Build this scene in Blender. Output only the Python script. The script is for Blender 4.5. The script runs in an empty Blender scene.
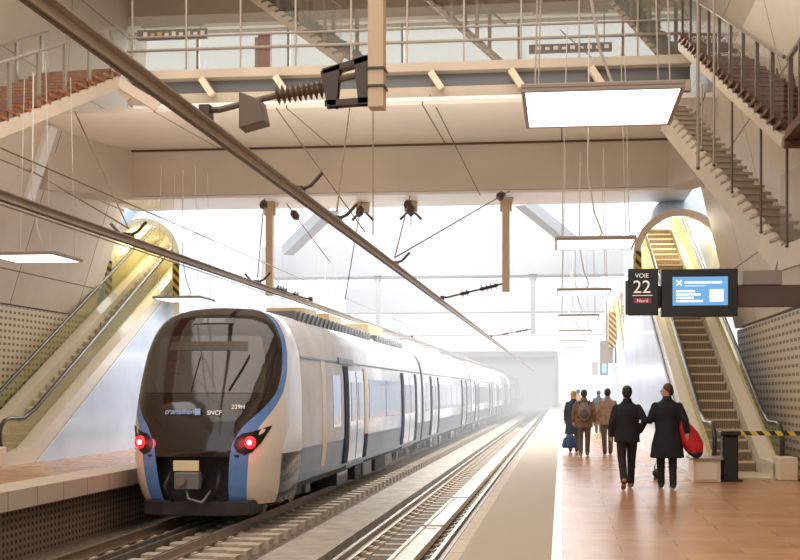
import bpy, math, random
from mathutils import Vector, Matrix
random.seed(7)
R = math.radians
col = bpy.context.scene.collection
# ------------------------------------------------------------------ camera
YAW = R(5.3); CS, SN = math.cos(YAW), math.sin(YAW); F = 1000.0; CX, HY, EYE = 469.0, 392.0, 1.6
def at(px, py, Y):
    """point of the plane at distance Y down the platform seen at a photo position"""
    k = (px-CX)/F; d = Y/(k*SN+CS)
    return Vector((d*(k*CS-SN), Y, EYE-(py-HY)/F*d))
cam = bpy.data.cameras.new('camera'); co = bpy.data.objects.new('camera', cam); col.objects.link(co)
co.location = (0, 0, EYE); co.rotation_euler = (R(90), 0, YAW)
cam.sensor_width = 36; cam.lens = 45; cam.shift_x = (400-CX)/800; cam.shift_y = (HY-280)/800
cam.clip_start = .1; cam.clip_end = 600
bpy.context.scene.camera = co
# ------------------------------------------------------------------ materials
def lin(c):
    return tuple((v/12.92 if v <= .04045 else ((v+.055)/1.055)**2.4) for v in (x/255 for x in c)) + (1,)
def newmat(n):
    m = bpy.data.materials.new(n); m.use_nodes = True
    nt = m.node_tree; return m, nt, nt.nodes['Principled BSDF'], nt.nodes, nt.links
def M(n, c, rough=.5, metal=0, var=.0, vs=3, emi=None, es=0, bump=0, alpha=1, coat=0, spec=.5, stretch=None):
    m, nt, b, N, L = newmat(n)
    b.inputs['Base Color'].default_value = lin(c); b.inputs['Roughness'].default_value = rough
    b.inputs['Metallic'].default_value = metal; b.inputs['Coat Weight'].default_value = coat
    b.inputs['Coat Roughness'].default_value = .08; b.inputs['Specular IOR Level'].default_value = spec
    b.inputs['Alpha'].default_value = alpha
    if emi:
        b.inputs['Emission Color'].default_value = lin(emi); b.inputs['Emission Strength'].default_value = es
    if var or bump:
        tc = N.new('ShaderNodeTexCoord'); mp = N.new('ShaderNodeMapping'); nz = N.new('ShaderNodeTexNoise')
        if stretch: mp.inputs['Scale'].default_value = stretch
        nz.inputs['Scale'].default_value = vs; nz.inputs['Detail'].default_value = 5
        L.new(tc.outputs['Object'], mp.inputs[0]); L.new(mp.outputs[0], nz.inputs['Vector'])
        if var:
            cr = N.new('ShaderNodeValToRGB')
            a = lin(tuple(max(0, x*(1-var)) for x in c)); z = lin(tuple(min(255, x*(1+var)) for x in c))
            cr.color_ramp.elements[0].position = .3; cr.color_ramp.elements[1].position = .7
            cr.color_ramp.elements[0].color = a; cr.color_ramp.elements[1].color = z
            L.new(nz.outputs[0], cr.inputs[0]); L.new(cr.outputs[0], b.inputs['Base Color'])
        if bump:
            bp = N.new('ShaderNodeBump'); bp.inputs['Strength'].default_value = bump; bp.inputs['Distance'].default_value = .02
            L.new(nz.outputs[0], bp.inputs['Height']); L.new(bp.outputs[0], b.inputs['Normal'])
    return m
def brickmat(n, c1, c2, cm, w, h, mort, axes='xy', rough=.5, offset=.5, bump=.3, spec=.5, noise=.12):
    m, nt, b, N, L = newmat(n)
    tc = N.new('ShaderNodeTexCoord'); sp = N.new('ShaderNodeSeparateXYZ'); cb = N.new('ShaderNodeCombineXYZ')
    L.new(tc.outputs['Object'], sp.inputs[0])
    L.new(sp.outputs['XYZ'.index(axes[0].upper())], cb.inputs[0]); L.new(sp.outputs['XYZ'.index(axes[1].upper())], cb.inputs[1])
    bk = N.new('ShaderNodeTexBrick'); bk.inputs['Scale'].default_value = 1
    bk.inputs['Color1'].default_value = lin(c1); bk.inputs['Color2'].default_value = lin(c2); bk.inputs['Mortar'].default_value = lin(cm)
    bk.inputs['Brick Width'].default_value = w; bk.inputs['Row Height'].default_value = h; bk.inputs['Mortar Size'].default_value = mort
    bk.offset = offset; bk.inputs['Mortar Smooth'].default_value = .1
    L.new(cb.outputs[0], bk.inputs['Vector'])
    nz = N.new('ShaderNodeTexNoise'); nz.inputs['Scale'].default_value = 2.5; nz.inputs['Detail'].default_value = 8
    L.new(tc.outputs['Object'], nz.inputs['Vector'])
    mr = N.new('ShaderNodeMapRange'); mr.inputs[3].default_value = 1-noise*2; mr.inputs[4].default_value = 1+noise*2
    L.new(nz.outputs[0], mr.inputs[0])
    mx = N.new('ShaderNodeMix'); mx.data_type = 'RGBA'; mx.blend_type = 'MULTIPLY'; mx.inputs[0].default_value = 1
    L.new(bk.outputs[0], mx.inputs[6]); L.new(mr.outputs[0], mx.inputs[7]); L.new(mx.outputs[2], b.inputs['Base Color'])
    b.inputs['Roughness'].default_value = rough; b.inputs['Specular IOR Level'].default_value = spec
    return m
def perfmat(n, base, hole, su, sv, fu, fv, axes='yz', rough=.5, metal=0):
    """panel punched with rows of oblong holes"""
    m, nt, b, N, L = newmat(n)
    tc = N.new('ShaderNodeTexCoord'); sp = N.new('ShaderNodeSeparateXYZ'); L.new(tc.outputs['Object'], sp.inputs[0])
    def cell(ax, s, f):
        d = N.new('ShaderNodeMath'); d.operation = 'DIVIDE'; d.inputs[1].default_value = s; L.new(sp.outputs['XYZ'.index(ax.upper())], d.inputs[0])
        fr = N.new('ShaderNodeMath'); fr.operation = 'FRACT'; L.new(d.outputs[0], fr.inputs[0])
        sb = N.new('ShaderNodeMath'); sb.operation = 'SUBTRACT'; sb.inputs[1].default_value = .5; L.new(fr.outputs[0], sb.inputs[0])
        ab = N.new('ShaderNodeMath'); ab.operation = 'ABSOLUTE'; L.new(sb.outputs[0], ab.inputs[0])
        lt = N.new('ShaderNodeMath'); lt.operation = 'LESS_THAN'; lt.inputs[1].default_value = f/2; L.new(ab.outputs[0], lt.inputs[0])
        return lt
    a = cell(axes[0], su, fu); c = cell(axes[1], sv, fv)
    mu = N.new('ShaderNodeMath'); mu.operation = 'MULTIPLY'; L.new(a.outputs[0], mu.inputs[0]); L.new(c.outputs[0], mu.inputs[1])
    mx = N.new('ShaderNodeMix'); mx.data_type = 'RGBA'; mx.inputs[6].default_value = lin(base); mx.inputs[7].default_value = lin(hole)
    L.new(mu.outputs[0], mx.inputs[0]); L.new(mx.outputs[2], b.inputs['Base Color'])
    b.inputs['Roughness'].default_value = rough; b.inputs['Metallic'].default_value = metal
    return m
def stripemat(n, c1, c2, scale, direction=(0, 1, 1), rough=.5, thr=.5):
    m, nt, b, N, L = newmat(n)
    tc = N.new('ShaderNodeTexCoord'); dt = N.new('ShaderNodeVectorMath'); dt.operation = 'DOT_PRODUCT'
    dt.inputs[1].default_value = direction; L.new(tc.outputs['Object'], dt.inputs[0])
    d = N.new('ShaderNodeMath'); d.operation = 'DIVIDE'; d.inputs[1].default_value = scale; L.new(dt.outputs['Value'], d.inputs[0])
    fr = N.new('ShaderNodeMath'); fr.operation = 'FRACT'; L.new(d.outputs[0], fr.inputs[0])
    lt = N.new('ShaderNodeMath'); lt.operation = 'LESS_THAN'; lt.inputs[1].default_value = thr; L.new(fr.outputs[0], lt.inputs[0])
    mx = N.new('ShaderNodeMix'); mx.data_type = 'RGBA'; mx.inputs[6].default_value = lin(c1); mx.inputs[7].default_value = lin(c2)
    L.new(lt.outputs[0], mx.inputs[0]); L.new(mx.outputs[2], b.inputs['Base Color']); b.inputs['Roughness'].default_value = rough
    return m
def glassmat(n, tint, op=.3, gcol=None, rough=.05):
    m = bpy.data.materials.new(n); m.use_nodes = True; nt = m.node_tree; N, L = nt.nodes, nt.links; N.clear()
    o = N.new('ShaderNodeOutputMaterial'); t = N.new('ShaderNodeBsdfTransparent'); t.inputs[0].default_value = lin(tint)
    g = N.new('ShaderNodeBsdfPrincipled'); g.inputs['Base Color'].default_value = lin(gcol or tint); g.inputs['Roughness'].default_value = rough
    mx = N.new('ShaderNodeMixShader'); mx.inputs[0].default_value = op
    L.new(t.outputs[0], mx.inputs[1]); L.new(g.outputs[0], mx.inputs[2]); L.new(mx.outputs[0], o.inputs[0])
    return m
C = {}
C['beige'] = M('beige_concrete', (208, 192, 172), .7, var=.035, vs=.6, bump=.1)
C['soffit'] = brickmat('soffit_panels', (240, 228, 212), (236, 224, 208), (130, 108, 88), 3.1, 20, .018, 'xy', .6, 0, noise=.02)  # paler than the beam; lamplight on the soffit put into the colour
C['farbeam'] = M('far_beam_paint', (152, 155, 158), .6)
C['beam'] = M('beam_concrete', (212, 196, 178), .7, var=.04, vs=.5, bump=.1)
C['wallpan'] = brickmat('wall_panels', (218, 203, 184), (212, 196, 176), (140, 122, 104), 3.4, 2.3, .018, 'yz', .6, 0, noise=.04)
C['walldk'] = brickmat('wall_panels_painted_shade', (172, 156, 136), (164, 148, 128), (112, 96, 80), 3.4, 2.3, .018, 'yz', .7, 0, noise=.04)  # darker copy of wall_panels; dimness of the upper walls put into the colour
C['perf'] = perfmat('perforated_panels', (205, 190, 160), (120, 100, 75), .2, .16, .55, .42, 'yz', .55)
C['perfr'] = perfmat('slotted_panels', (208, 190, 165), (128, 108, 84), .34, .17, .72, .4, 'yz', .5)
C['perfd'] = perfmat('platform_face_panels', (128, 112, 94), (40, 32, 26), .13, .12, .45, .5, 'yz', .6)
C['floor'] = brickmat('orange_brown_stone', (182, 134, 94), (168, 118, 78), (146, 104, 72), 1.2, .42, .006, 'xy', .26, .5, noise=.12, spec=.5)
C['tact'] = stripemat('ribbed_beige_paving', (176, 160, 140), (148, 132, 114), .06, (0, 1, 0), .75, .35)
C['edge'] = brickmat('edge_stone', (200, 186, 168), (190, 176, 158), (140, 126, 110), .9, 1.4, .012, 'yx', .75, 0, noise=.05, spec=.25)
C['white'] = M('white_paint', (240, 236, 230), .4)
C['line'] = M('white_line', (246, 242, 236), .4)
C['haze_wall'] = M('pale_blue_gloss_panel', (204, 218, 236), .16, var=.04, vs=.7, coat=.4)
C['tubein'] = M('cream_tube_lining', (244, 236, 206), .28, var=.06, vs=1.2)
C['rim'] = M('beige_metal_rim', (226, 206, 178), .35)
C['conc'] = M('track_concrete', (158, 149, 136), .85, var=.1, vs=2.5, bump=.2, spec=.2)
C['bed'] = M('dark_track_bed', (98, 84, 70), .9, var=.2, vs=5, bump=.3)
C['bed2'] = M('track_bed', (96, 86, 74), .85, var=.16, vs=4, bump=.3)
C['sleeper'] = M('sleeper_concrete', (182, 166, 146), .8, var=.1, vs=6)
C['steel'] = M('rail_steel', (150, 132, 112), .35, .6)
C['railtop'] = M('rail_head', (205, 190, 170), .22, .8)
C['trough'] = M('cable_trough', (214, 202, 186), .5, var=.05, vs=3)
C['tred'] = M('wooden_tread', (134, 78, 40), .4, var=.25, vs=8, stretch=(1, 6, 1))
C['dktred'] = M('dark_wooden_tread', (92, 52, 32), .45, var=.25, vs=8)
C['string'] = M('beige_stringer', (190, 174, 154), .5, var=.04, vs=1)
C['midbeige'] = M('mid_beige_step', (160, 142, 122), .6)  # beige darker than the stringer
C['glass'] = glassmat('balustrade_glass', (240, 239, 236), .09, (220, 214, 200), .04)
C['egl'] = glassmat('escalator_glass', (242, 240, 222), .17, (214, 208, 176), .06)
C['teal'] = glassmat('pale_teal_glazing', (244, 247, 248), .12, (226, 230, 230), .1)
C['rod'] = M('grey_metal', (150, 138, 124), .35, .5)
C['drod'] = M('dark_bronze_metal', (96, 80, 66), .4, .4)
C['bgrey'] = M('blue_grey_steel', (112, 112, 112), .4, .3)
C['bar'] = M('aluminium_bar', (172, 158, 144), .5, .2, var=.05, vs=4)
C['postm'] = M('beige_post_paint', (212, 184, 152), .5)
C['dark'] = M('dark_insulator', (74, 58, 46), .4)
C['brownins'] = M('brown_insulator', (112, 92, 74), .4)
C['wire'] = M('wire_metal', (126, 106, 88), .5, .3)
C['black'] = M('black_plastic', (22, 19, 19), .35)
C['blackg'] = M('black_gloss', (38, 28, 26), .09, coat=.6, var=.15, vs=1)
C['screen_glass'] = M('windscreen_glass', (58, 50, 46), .05, coat=1, var=.22, vs=1.1)
C['blue'] = M('blue_livery', (94, 138, 198), .25, coat=.5)
C['livwhite'] = M('cream_white_livery', (232, 216, 200), .2, coat=.5)
C['silver'] = M('silver_livery', (226, 228, 234), .22, .0, coat=.35, var=.04, vs=1.3)
C['sideblue'] = M('blue_grey_livery', (88, 106, 134), .3, .1, coat=.15, var=.08, vs=1.2)
C['skirt'] = M('dark_grey_skirt', (74, 78, 86), .2, .2, coat=.4)
C['winglass'] = M('train_window_glass', (122, 144, 172), .06, .3, coat=.6)
C['doorm'] = M('door_leaf_paint', (206, 216, 234), .15, coat=.5)
C['doorglass'] = M('door_window', (66, 74, 90), .05, coat=1)
C['dkpil'] = M('dark_blue_pillar', (44, 50, 64), .7, spec=.1)
C['crpil'] = M('cream_pillar', (206, 182, 150), .3)
C['roofm'] = M('roof_silver', (222, 224, 228), .35, .0)
C['creambox'] = M('cream_roof_box', (226, 208, 166), .45)
C['red'] = M('red_tail_light', (255, 30, 30), .2, emi=(255, 26, 34), es=4)
C['redcore'] = M('tail_light_core', (255, 210, 210), .2, emi=(255, 170, 170), es=9)
C['redpanel'] = M('red_panel', (150, 48, 40), .5)
C['under'] = M('underframe_black', (44, 38, 36), .6, var=.2, vs=5)
C['undermet'] = M('underframe_metal', (120, 118, 118), .45, .3)
C['lampframe'] = M('lamp_frame', (158, 140, 126), .4, .2)
C['diffuser'] = M('lamp_diffuser', (255, 255, 255), .5, emi=(255, 246, 250), es=3.2)
C['cable'] = M('white_cable', (190, 180, 170), .5)
C['signbrown'] = M('sign_beam_brown', (84, 68, 58), .4)
C['signgrey'] = M('grey_sign_back', (140, 128, 120), .5)
C['scrblue'] = M('blue_display', (90, 150, 205), .3, emi=(98, 156, 212), es=.75)
C['scrwhite'] = M('display_white', (250, 250, 250), .3, emi=(250, 252, 255), es=.9)
C['txt'] = M('sign_lettering', (236, 226, 220), .4, emi=(236, 226, 220), es=.35)
C['pink'] = M('sign_red_box', (132, 44, 62), .4, emi=(150, 40, 60), es=.3)
C['orange_t'] = M('amber_lettering', (214, 170, 60), .4, emi=(214, 170, 60), es=.3)
C['steptread'] = M('step_tread', (206, 186, 152), .4, .2)
C['stepriser'] = stripemat('grooved_riser', (146, 124, 96), (104, 84, 62), .04, (1, 0, 0), .5)
C['steplight'] = stripemat('light_grooved_riser', (206, 192, 160), (172, 156, 126), .04, (1, 0, 0), .5)
C['skirtpan'] = M('escalator_skirt', (232, 222, 204), .22, .3)
C['handrail'] = M('rubber_handrail', (52, 44, 38), .4)
C['haz'] = stripemat('hazard_stripes', (212, 168, 50), (58, 50, 44), .2, (.75, 0, .75), .5)
C['hazt'] = stripemat('hazard_tape', (222, 196, 60), (50, 46, 40), .22, (1, 0, .8), .5)
C['skin'] = M('skin', (196, 150, 124), .5)
C['hairbr'] = M('brown_hair', (66, 44, 32), .6, var=.2, vs=30)
C['hairbk'] = M('dark_hair', (34, 26, 24), .6, var=.2, vs=30)
C['hairbl'] = M('blonde_hair', (196, 150, 96), .6, var=.2, vs=30)
C['coatbk'] = M('black_wool', (24, 24, 28), .85, var=.15, vs=9)
C['troubk'] = M('black_trousers', (28, 26, 28), .85)
C['coatbr'] = M('brown_jacket_cloth', (120, 92, 70), .85, var=.15, vs=12)
C['coatkh'] = M('khaki_jacket_cloth', (156, 128, 104), .85, var=.1, vs=12)
C['coatnv'] = M('navy_jacket_cloth', (58, 66, 84), .85, var=.1, vs=12)
C['trougr'] = M('grey_trousers', (92, 82, 76), .85)
C['shoebr'] = M('brown_leather', (140, 96, 66), .5)
C['bagred'] = M('red_fabric', (198, 30, 40), .6, var=.15, vs=5)
C['bagblue'] = M('blue_fabric', (52, 82, 118), .7)
C['packgrey'] = M('grey_fabric', (128, 112, 104), .8, var=.15, vs=20)
C['farwall'] = M('tunnel_concrete', (120, 120, 122), .8, var=.1, vs=1)
# ------------------------------------------------------------------ mesh builder
class MB:
    def __init__(s): s.v = []; s.f = []; s.m = []
    def add(s, vs, fs, mi=0):
        o = len(s.v); s.v += [tuple(p) for p in vs]; s.f += [tuple(i+o for i in f) for f in fs]; s.m += [mi]*len(fs); return s
    def box(s, a, b, mi=0):
        x0, y0, z0 = (min(a[i], b[i]) for i in range(3)); x1, y1, z1 = (max(a[i], b[i]) for i in range(3))
        return s.add([(x0,y0,z0),(x1,y0,z0),(x1,y1,z0),(x0,y1,z0),(x0,y0,z1),(x1,y0,z1),(x1,y1,z1),(x0,y1,z1)],
                     [(0,3,2,1),(4,5,6,7),(0,1,5,4),(1,2,6,5),(2,3,7,6),(3,0,4,7)], mi)
    def beam(s, p, q, w, h, up=(0,0,1), mi=0):
        """rectangular bar from p to q, w across, h along up"""
        p, q = Vector(p), Vector(q); d = (q-p).normalized(); u = Vector(up)
        sd = d.cross(u)
        if sd.length < 1e-4: sd = d.cross(Vector((0,1,0)))
        sd.normalize(); u = sd.cross(d).normalized(); vs = []
        for c in (p, q):
            for a, b in ((-1,-1),(1,-1),(1,1),(-1,1)): vs.append(c+sd*a*w/2+u*b*h/2)
        return s.add(vs, [(0,1,2,3),(7,6,5,4),(0,4,5,1),(1,5,6,2),(2,6,7,3),(3,7,4,0)], mi)
    def tube(s, pts, r, seg=10, mi=0, flat=1.0, caps=True):
        pts = [Vector(p) for p in pts]; n = len(pts); rr = r if isinstance(r, (list, tuple)) else [r]*n
        vs = []; ref = None
        for i, p in enumerate(pts):
            d = (pts[min(i+1, n-1)]-pts[max(i-1, 0)]).normalized()
            if ref is None:
                ref = Vector((0,0,1)) if abs(d.z) < .9 else Vector((0,1,0))
            a = d.cross(ref).normalized(); b = a.cross(d).normalized(); ref = b
            for k in range(seg):
                t = 2*math.pi*k/seg; vs.append(p+a*math.cos(t)*rr[i]+b*math.sin(t)*rr[i]*flat)
        fs = [(i*seg+k, i*seg+(k+1)%seg, (i+1)*seg+(k+1)%seg, (i+1)*seg+k) for i in range(n-1) for k in range(seg)]
        if caps: fs += [tuple(reversed(range(seg))), tuple((n-1)*seg+k for k in range(seg))]
        return s.add(vs, fs, mi)
    def ball(s, c, r, seg=14, rings=9, mi=0):
        c = Vector(c); r = r if isinstance(r, (tuple, list)) else (r, r, r); vs = [c+Vector((0,0,-r[2]))]
        for j in range(1, rings):
            t = -math.pi/2+math.pi*j/rings
            for k in range(seg):
                a = 2*math.pi*k/seg; vs.append(c+Vector((r[0]*math.cos(t)*math.cos(a), r[1]*math.cos(t)*math.sin(a), r[2]*math.sin(t))))
        vs.append(c+Vector((0,0,r[2]))); fs = [(0, 1+(k+1)%seg, 1+k) for k in range(seg)]
        for j in range(rings-2):
            o = 1+j*seg; fs += [(o+k, o+(k+1)%seg, o+seg+(k+1)%seg, o+seg+k) for k in range(seg)]
        o = 1+(rings-2)*seg; fs += [(o+k, o+(k+1)%seg, len(vs)-1) for k in range(seg)]
        return s.add(vs, fs, mi)
    def rings(s, rs, seg=20, mi=0):
        """closed loft of ellipses (cx, cy, cz, rx, ry)"""
        vs = []
        for cx, cy, cz, rx, ry in rs:
            for k in range(seg):
                t = 2*math.pi*k/seg; vs.append((cx+rx*math.cos(t), cy+ry*math.sin(t), cz))
        n = len(rs); fs = [(i*seg+k, i*seg+(k+1)%seg, (i+1)*seg+(k+1)%seg, (i+1)*seg+k) for i in range(n-1) for k in range(seg)]
        fs += [tuple(reversed(range(seg))), tuple((n-1)*seg+k for k in range(seg))]
        return s.add(vs, fs, mi)
    def prism(s, poly, axis, a, b, mi=0):
        """polygon (2D) extruded along axis between a and b"""
        def P(p, t): return {'x': (t, p[0], p[1]), 'y': (p[0], t, p[1]), 'z': (p[0], p[1], t)}[axis]
        n = len(poly); vs = [P(p, a) for p in poly]+[P(p, b) for p in poly]
        fs = [(i, (i+1) % n, n+(i+1) % n, n+i) for i in range(n)]+[tuple(reversed(range(n))), tuple(range(n, 2*n))]
        return s.add(vs, fs, mi)
    def grid(s, fn, nu, nv, mi=0):
        vs = [fn(i/nu, j/nv) for j in range(nv+1) for i in range(nu+1)]
        fs = [(j*(nu+1)+i, j*(nu+1)+i+1, (j+1)*(nu+1)+i+1, (j+1)*(nu+1)+i) for j in range(nv) for i in range(nu)]
        return s.add(vs, fs, mi)
    def build(s, name, mats, parent=None, smooth=False, bevel=0, fixn=True):
        me = bpy.data.meshes.new(name); me.from_pydata(s.v, [], s.f)
        for m in (mats if isinstance(mats, (list, tuple)) else [mats]): me.materials.append(m if not isinstance(m, str) else C[m])
        me.polygons.foreach_set('material_index', s.m)
        if fixn:
            import bmesh
            bm = bmesh.new(); bm.from_mesh(me); bmesh.ops.recalc_face_normals(bm, faces=bm.faces); bm.to_mesh(me); bm.free()
        if smooth: me.polygons.foreach_set('use_smooth', [True]*len(me.polygons))
        o = bpy.data.objects.new(name, me); col.objects.link(o)
        if parent:
            o.parent = parent
        if bevel:
            b = o.modifiers.new('bevel', 'BEVEL'); b.width = bevel; b.segments = 2; b.limit_method = 'ANGLE'
        return o
def tag(o, label=None, cat=None, group=None, kind=None):
    if label: o['label'] = label
    if cat: o['category'] = cat
    if group: o['group'] = group
    if kind: o['kind'] = kind
    return o
def empty(name, loc, label, cat, group=None, rz=0):
    o = bpy.data.objects.new(name, None); col.objects.link(o); o.location = loc; o.rotation_euler = (0, 0, rz); o.empty_display_size = .2
    return tag(o, label, cat, group)
def struct(o, label=None): o['kind'] = 'structure'; o['label'] = label or o.name.replace('_', ' '); return o
def copy_tree(o, parent=None):
    c = o.copy(); col.objects.link(c)
    if parent: c.parent = parent
    for ch in list(o.children):
        copy_tree(ch, c)
    return c
def text(body, size, loc, rot, mat, parent, name='lettering', ext=.002, align='LEFT', shear=0):
    cu = bpy.data.curves.new(name, 'FONT'); cu.body = body; cu.size = size; cu.extrude = ext; cu.align_x = align; cu.shear = shear
    cu.materials.append(C[mat]); o = bpy.data.objects.new(name, cu); col.objects.link(o); bpy.context.view_layer.update()
    me = bpy.data.meshes.new_from_object(o.evaluated_get(bpy.context.evaluated_depsgraph_get())); bpy.data.objects.remove(o)
    o = bpy.data.objects.new(name, me); col.objects.link(o); o.location = loc; o.rotation_euler = rot
    if parent: o.parent = parent
    return o
# ------------------------------------------------------------------ world, haze, light
w = bpy.data.worlds.new('world'); bpy.context.scene.world = w; w.use_nodes = True
w.node_tree.nodes['Background'].inputs[0].default_value = (1, .985, .97, 1)
w.node_tree.nodes['Background'].inputs[1].default_value = 1.35
sc = bpy.context.scene
sc.view_settings.view_transform = 'Standard'; sc.view_settings.exposure = 0; sc.view_settings.look = 'None'
sc.cycles.max_bounces = 6; sc.cycles.transparent_max_bounces = 24; sc.cycles.diffuse_bounces = 3; sc.cycles.glossy_bounces = 3
sc.cycles.sample_clamp_indirect = 4; sc.cycles.use_denoising = True
def haze(name, a, b, sig, ems, colr=(1, 1, 1)):
    o = MB().box(a, b).build(name, [])
    m = bpy.data.materials.new(name); m.use_nodes = True; N, L = m.node_tree.nodes, m.node_tree.links; N.clear()
    out = N.new('ShaderNodeOutputMaterial'); ab = N.new('ShaderNodeVolumeAbsorption'); ab.inputs['Color'].default_value = (0, 0, 0, 1); ab.inputs['Density'].default_value = sig
    em = N.new('ShaderNodeEmission'); em.inputs[0].default_value = (*colr, 1); em.inputs[1].default_value = sig*ems
    ad = N.new('ShaderNodeAddShader'); L.new(ab.outputs[0], ad.inputs[0]); L.new(em.outputs[0], ad.inputs[1]); L.new(ad.outputs[0], out.inputs['Volume'])
    o.data.materials.append(m); tag(o, 'bright white haze hanging in the daylit hall beyond the beam', 'haze', kind='stuff'); o.display_type = 'WIRE'
    return o
haze('haze', (-14.4, 30.2, -.9), (5.9, 147.5, 8.58), .0105, 1.1, (1, .99, .985))
def area(name, loc, size, energy, rot=(0, 0, 0), colr=(1, .96, .9), sy=None):
    l = bpy.data.lights.new(name, 'AREA'); l.energy = energy; l.size = size; l.color = colr
    if sy: l.shape = 'RECTANGLE'; l.size_y = sy
    o = bpy.data.objects.new(name, l); col.objects.link(o); o.location = loc; o.rotation_euler = rot; return o
area('skylight', (-5, 46, 16), 16, 14000, (0, 0, 0), (1, 1, 1), 28)
area('skylight', (-5, 78, 12), 14, 9000, (0, 0, 0), (1, 1, 1), 26)
area('hall_fill', (-5, 8, 12.5), 14, 2300, (0, 0, 0), (1, .95, .88), 26)  # added overhead fill for the near hall, not a fixture
area('soffit_fill', (-5, 17, 5.6), 12, 500, (R(180), 0, 0), (1, .94, .86), 10)  # added upward fill to brighten the soffit, no lamp stands there
# ------------------------------------------------------------------ setting
XR, XL, XRW, XLW = -1.12, -8.85, 4.55, -14.1
ZR = -.95
struct(MB().box((-.04, -8, -.4), (XRW+1.5, 150, 0)).build('floor', 'floor'), 'orange brown stone floor of the right-hand platform')
struct(MB().box((XR+.14, -8, -.4), (-.04, 150, .001)).build('floor_edge_strip', 'tact'), 'pale ribbed warning strip along platform edge')
struct(MB().box((XR, -8, -.3), (XR+.14, 150, .002)).build('floor_edge_stone', 'edge'), 'pale edge stone of the right platform')
struct(MB().box((-.1, -8, -.01), (.0, 150, .006)).build('trim_1', 'line'), 'white safety line along the right platform')
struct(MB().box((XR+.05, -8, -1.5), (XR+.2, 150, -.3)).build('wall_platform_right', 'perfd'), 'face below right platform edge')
struct(MB().box((XLW-.6, -8, -.4), (XL-.85, 150, 0)).build('floor_left', 'floor'), 'orange brown stone floor of the far platform')
struct(MB().box((XL-.85, -8, -.32), (XL, 150, .003)).build('floor_left_edge', 'edge'), 'pale edge slab of the far platform')
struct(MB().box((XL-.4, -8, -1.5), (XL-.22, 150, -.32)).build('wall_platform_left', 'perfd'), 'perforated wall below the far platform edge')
b = MB().box((XL-.3, -8, -1.6), (XR+.2, 150, -1.22))
struct(b.build('ground', 'bed'), 'dark track bed')
struct(MB().box((-4.72, -8, -1.25), (-3.78, 150, -1.0)).build('ground_walkway', 'conc'), 'pale concrete walkway between the two tracks')
struct(MB().box((-3.74, -8, -1.25), (XR+.05, 150, -1.19)).build('ground_right_track', 'bed2'), 'concrete bed of the empty right-hand track')
# side walls: perforated below, leaning panels above
def wall_prof(name, pts, y0, y1, th, m, lab):
    a = [(x, z) for x, z in pts]; bb = [(x+th, z) for x, z in reversed(pts)]
    return struct(MB().prism(a+bb, 'y', y0, y1).build(name, m), lab)
wall_prof('wall_left', [(-13.95, 0), (-13.75, 3.75)], -8, 28.2, -.2, 'perf', 'perforated beige lower wall on the left')
wall_prof('wall_left_upper', [(-13.72, 3.8), (-12.3, 8.3)], -8, 28.2, -.2, 'wallpan', 'leaning beige panel wall on the left')
wall_prof('wall_left_top', [(-12.3, 8.3), (-11.9, 14)], -8, 28.2, -.2, 'walldk', 'upper wall on the left, brownish with painted shade')
wall_prof('wall_right', [(4.75, 0), (4.55, 3.2)], -8, 26.6, .2, 'perfr', 'slotted beige lower wall on the right')
wall_prof('wall_right_upper', [(4.5, 3.26), (3.3, 8.3)], -8, 26.6, .2, 'wallpan', 'leaning beige panel wall on the right')
wall_prof('wall_right_top', [(3.3, 8.3), (3.0, 14)], -8, 26.6, .2, 'walldk', 'upper wall on the right, brownish with painted shade')
struct(MB().box((-14.6, -8, -1.3), (-14.4, 150, 8.6)).build('wall_left_far', 'haze_wall'), 'pale wall along far platform beyond the beam')
struct(MB().box((5.9, -8, -1.3), (6.1, 150, 8.6)).build('wall_right_far', 'haze_wall'), 'pale wall along right platform beyond the beam')
# big transverse beam with flared left and right ends
bx0, bx1 = -11.75, 2.75
bm_ = MB().box((bx0, 26.5, 6.98), (bx1, 28.4, 8.25))
bm_.add([(bx0,26.5,6.98),(-12.6,23.6,6.6),(-12.6,23.6,8.08),(bx0,26.5,8.25),(bx0,28.4,6.98),(-13.4,23.6,6.6),(-13.4,23.6,8.08),(bx0,28.4,8.25)],
        [(0,1,2,3),(7,6,5,4),(0,4,5,1),(3,2,6,7),(1,5,6,2)])
bm_.add([(bx1,26.5,6.98),(3.4,24.6,6.8),(3.4,24.6,8.12),(bx1,26.5,8.25),(bx1,28.4,6.98),(4.1,24.6,6.8),(4.1,24.6,8.12),(bx1,28.4,8.25)],
        [(0,1,2,3),(7,6,5,4),(0,4,5,1),(3,2,6,7),(1,5,6,2)])
struct(bm_.build('ceiling_beam', 'beam'), 'wide beige concrete beam crossing above the train')
struct(MB().box((bx0-.1, 26.46, 8.18), (bx1+.1, 26.5, 8.23)).build('trim_4', 'drod'), 'dark junction line at top of the wide beam')  # dark strip where soffit and beam meet
struct(MB().box((-12.5, 26.6, 6.9), (3.4, 28.3, 6.975)).build('trim_lit_underside', 'white'), 'white sheet under the wide beam, its lit underside painted in')  # white sheet standing for the lit beam underside, light put into colour
struct(MB().beam((-12.35, 23.2, 8.05), (-12.95, 23.2, 6.3), .22, .34, (0,1,0)).build('trim_3', 'white'), 'pale slanted bracket at left end of the beam')
struct(MB().add([(-12.4,22.15,8.02),(3.4,22.15,8.02),(3.4,26.6,8.24),(-12.4,26.6,8.24),(-12.4,22.15,8.12),(3.4,22.15,8.12),(3.4,26.6,8.34),(-12.4,26.6,8.34)], [(0,3,2,1),(4,5,6,7),(0,1,5,4),(1,2,6,5),(2,3,7,6),(3,0,4,7)]).build('ceiling', 'soffit'), 'cream panelled underside of the footbridge')
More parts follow.
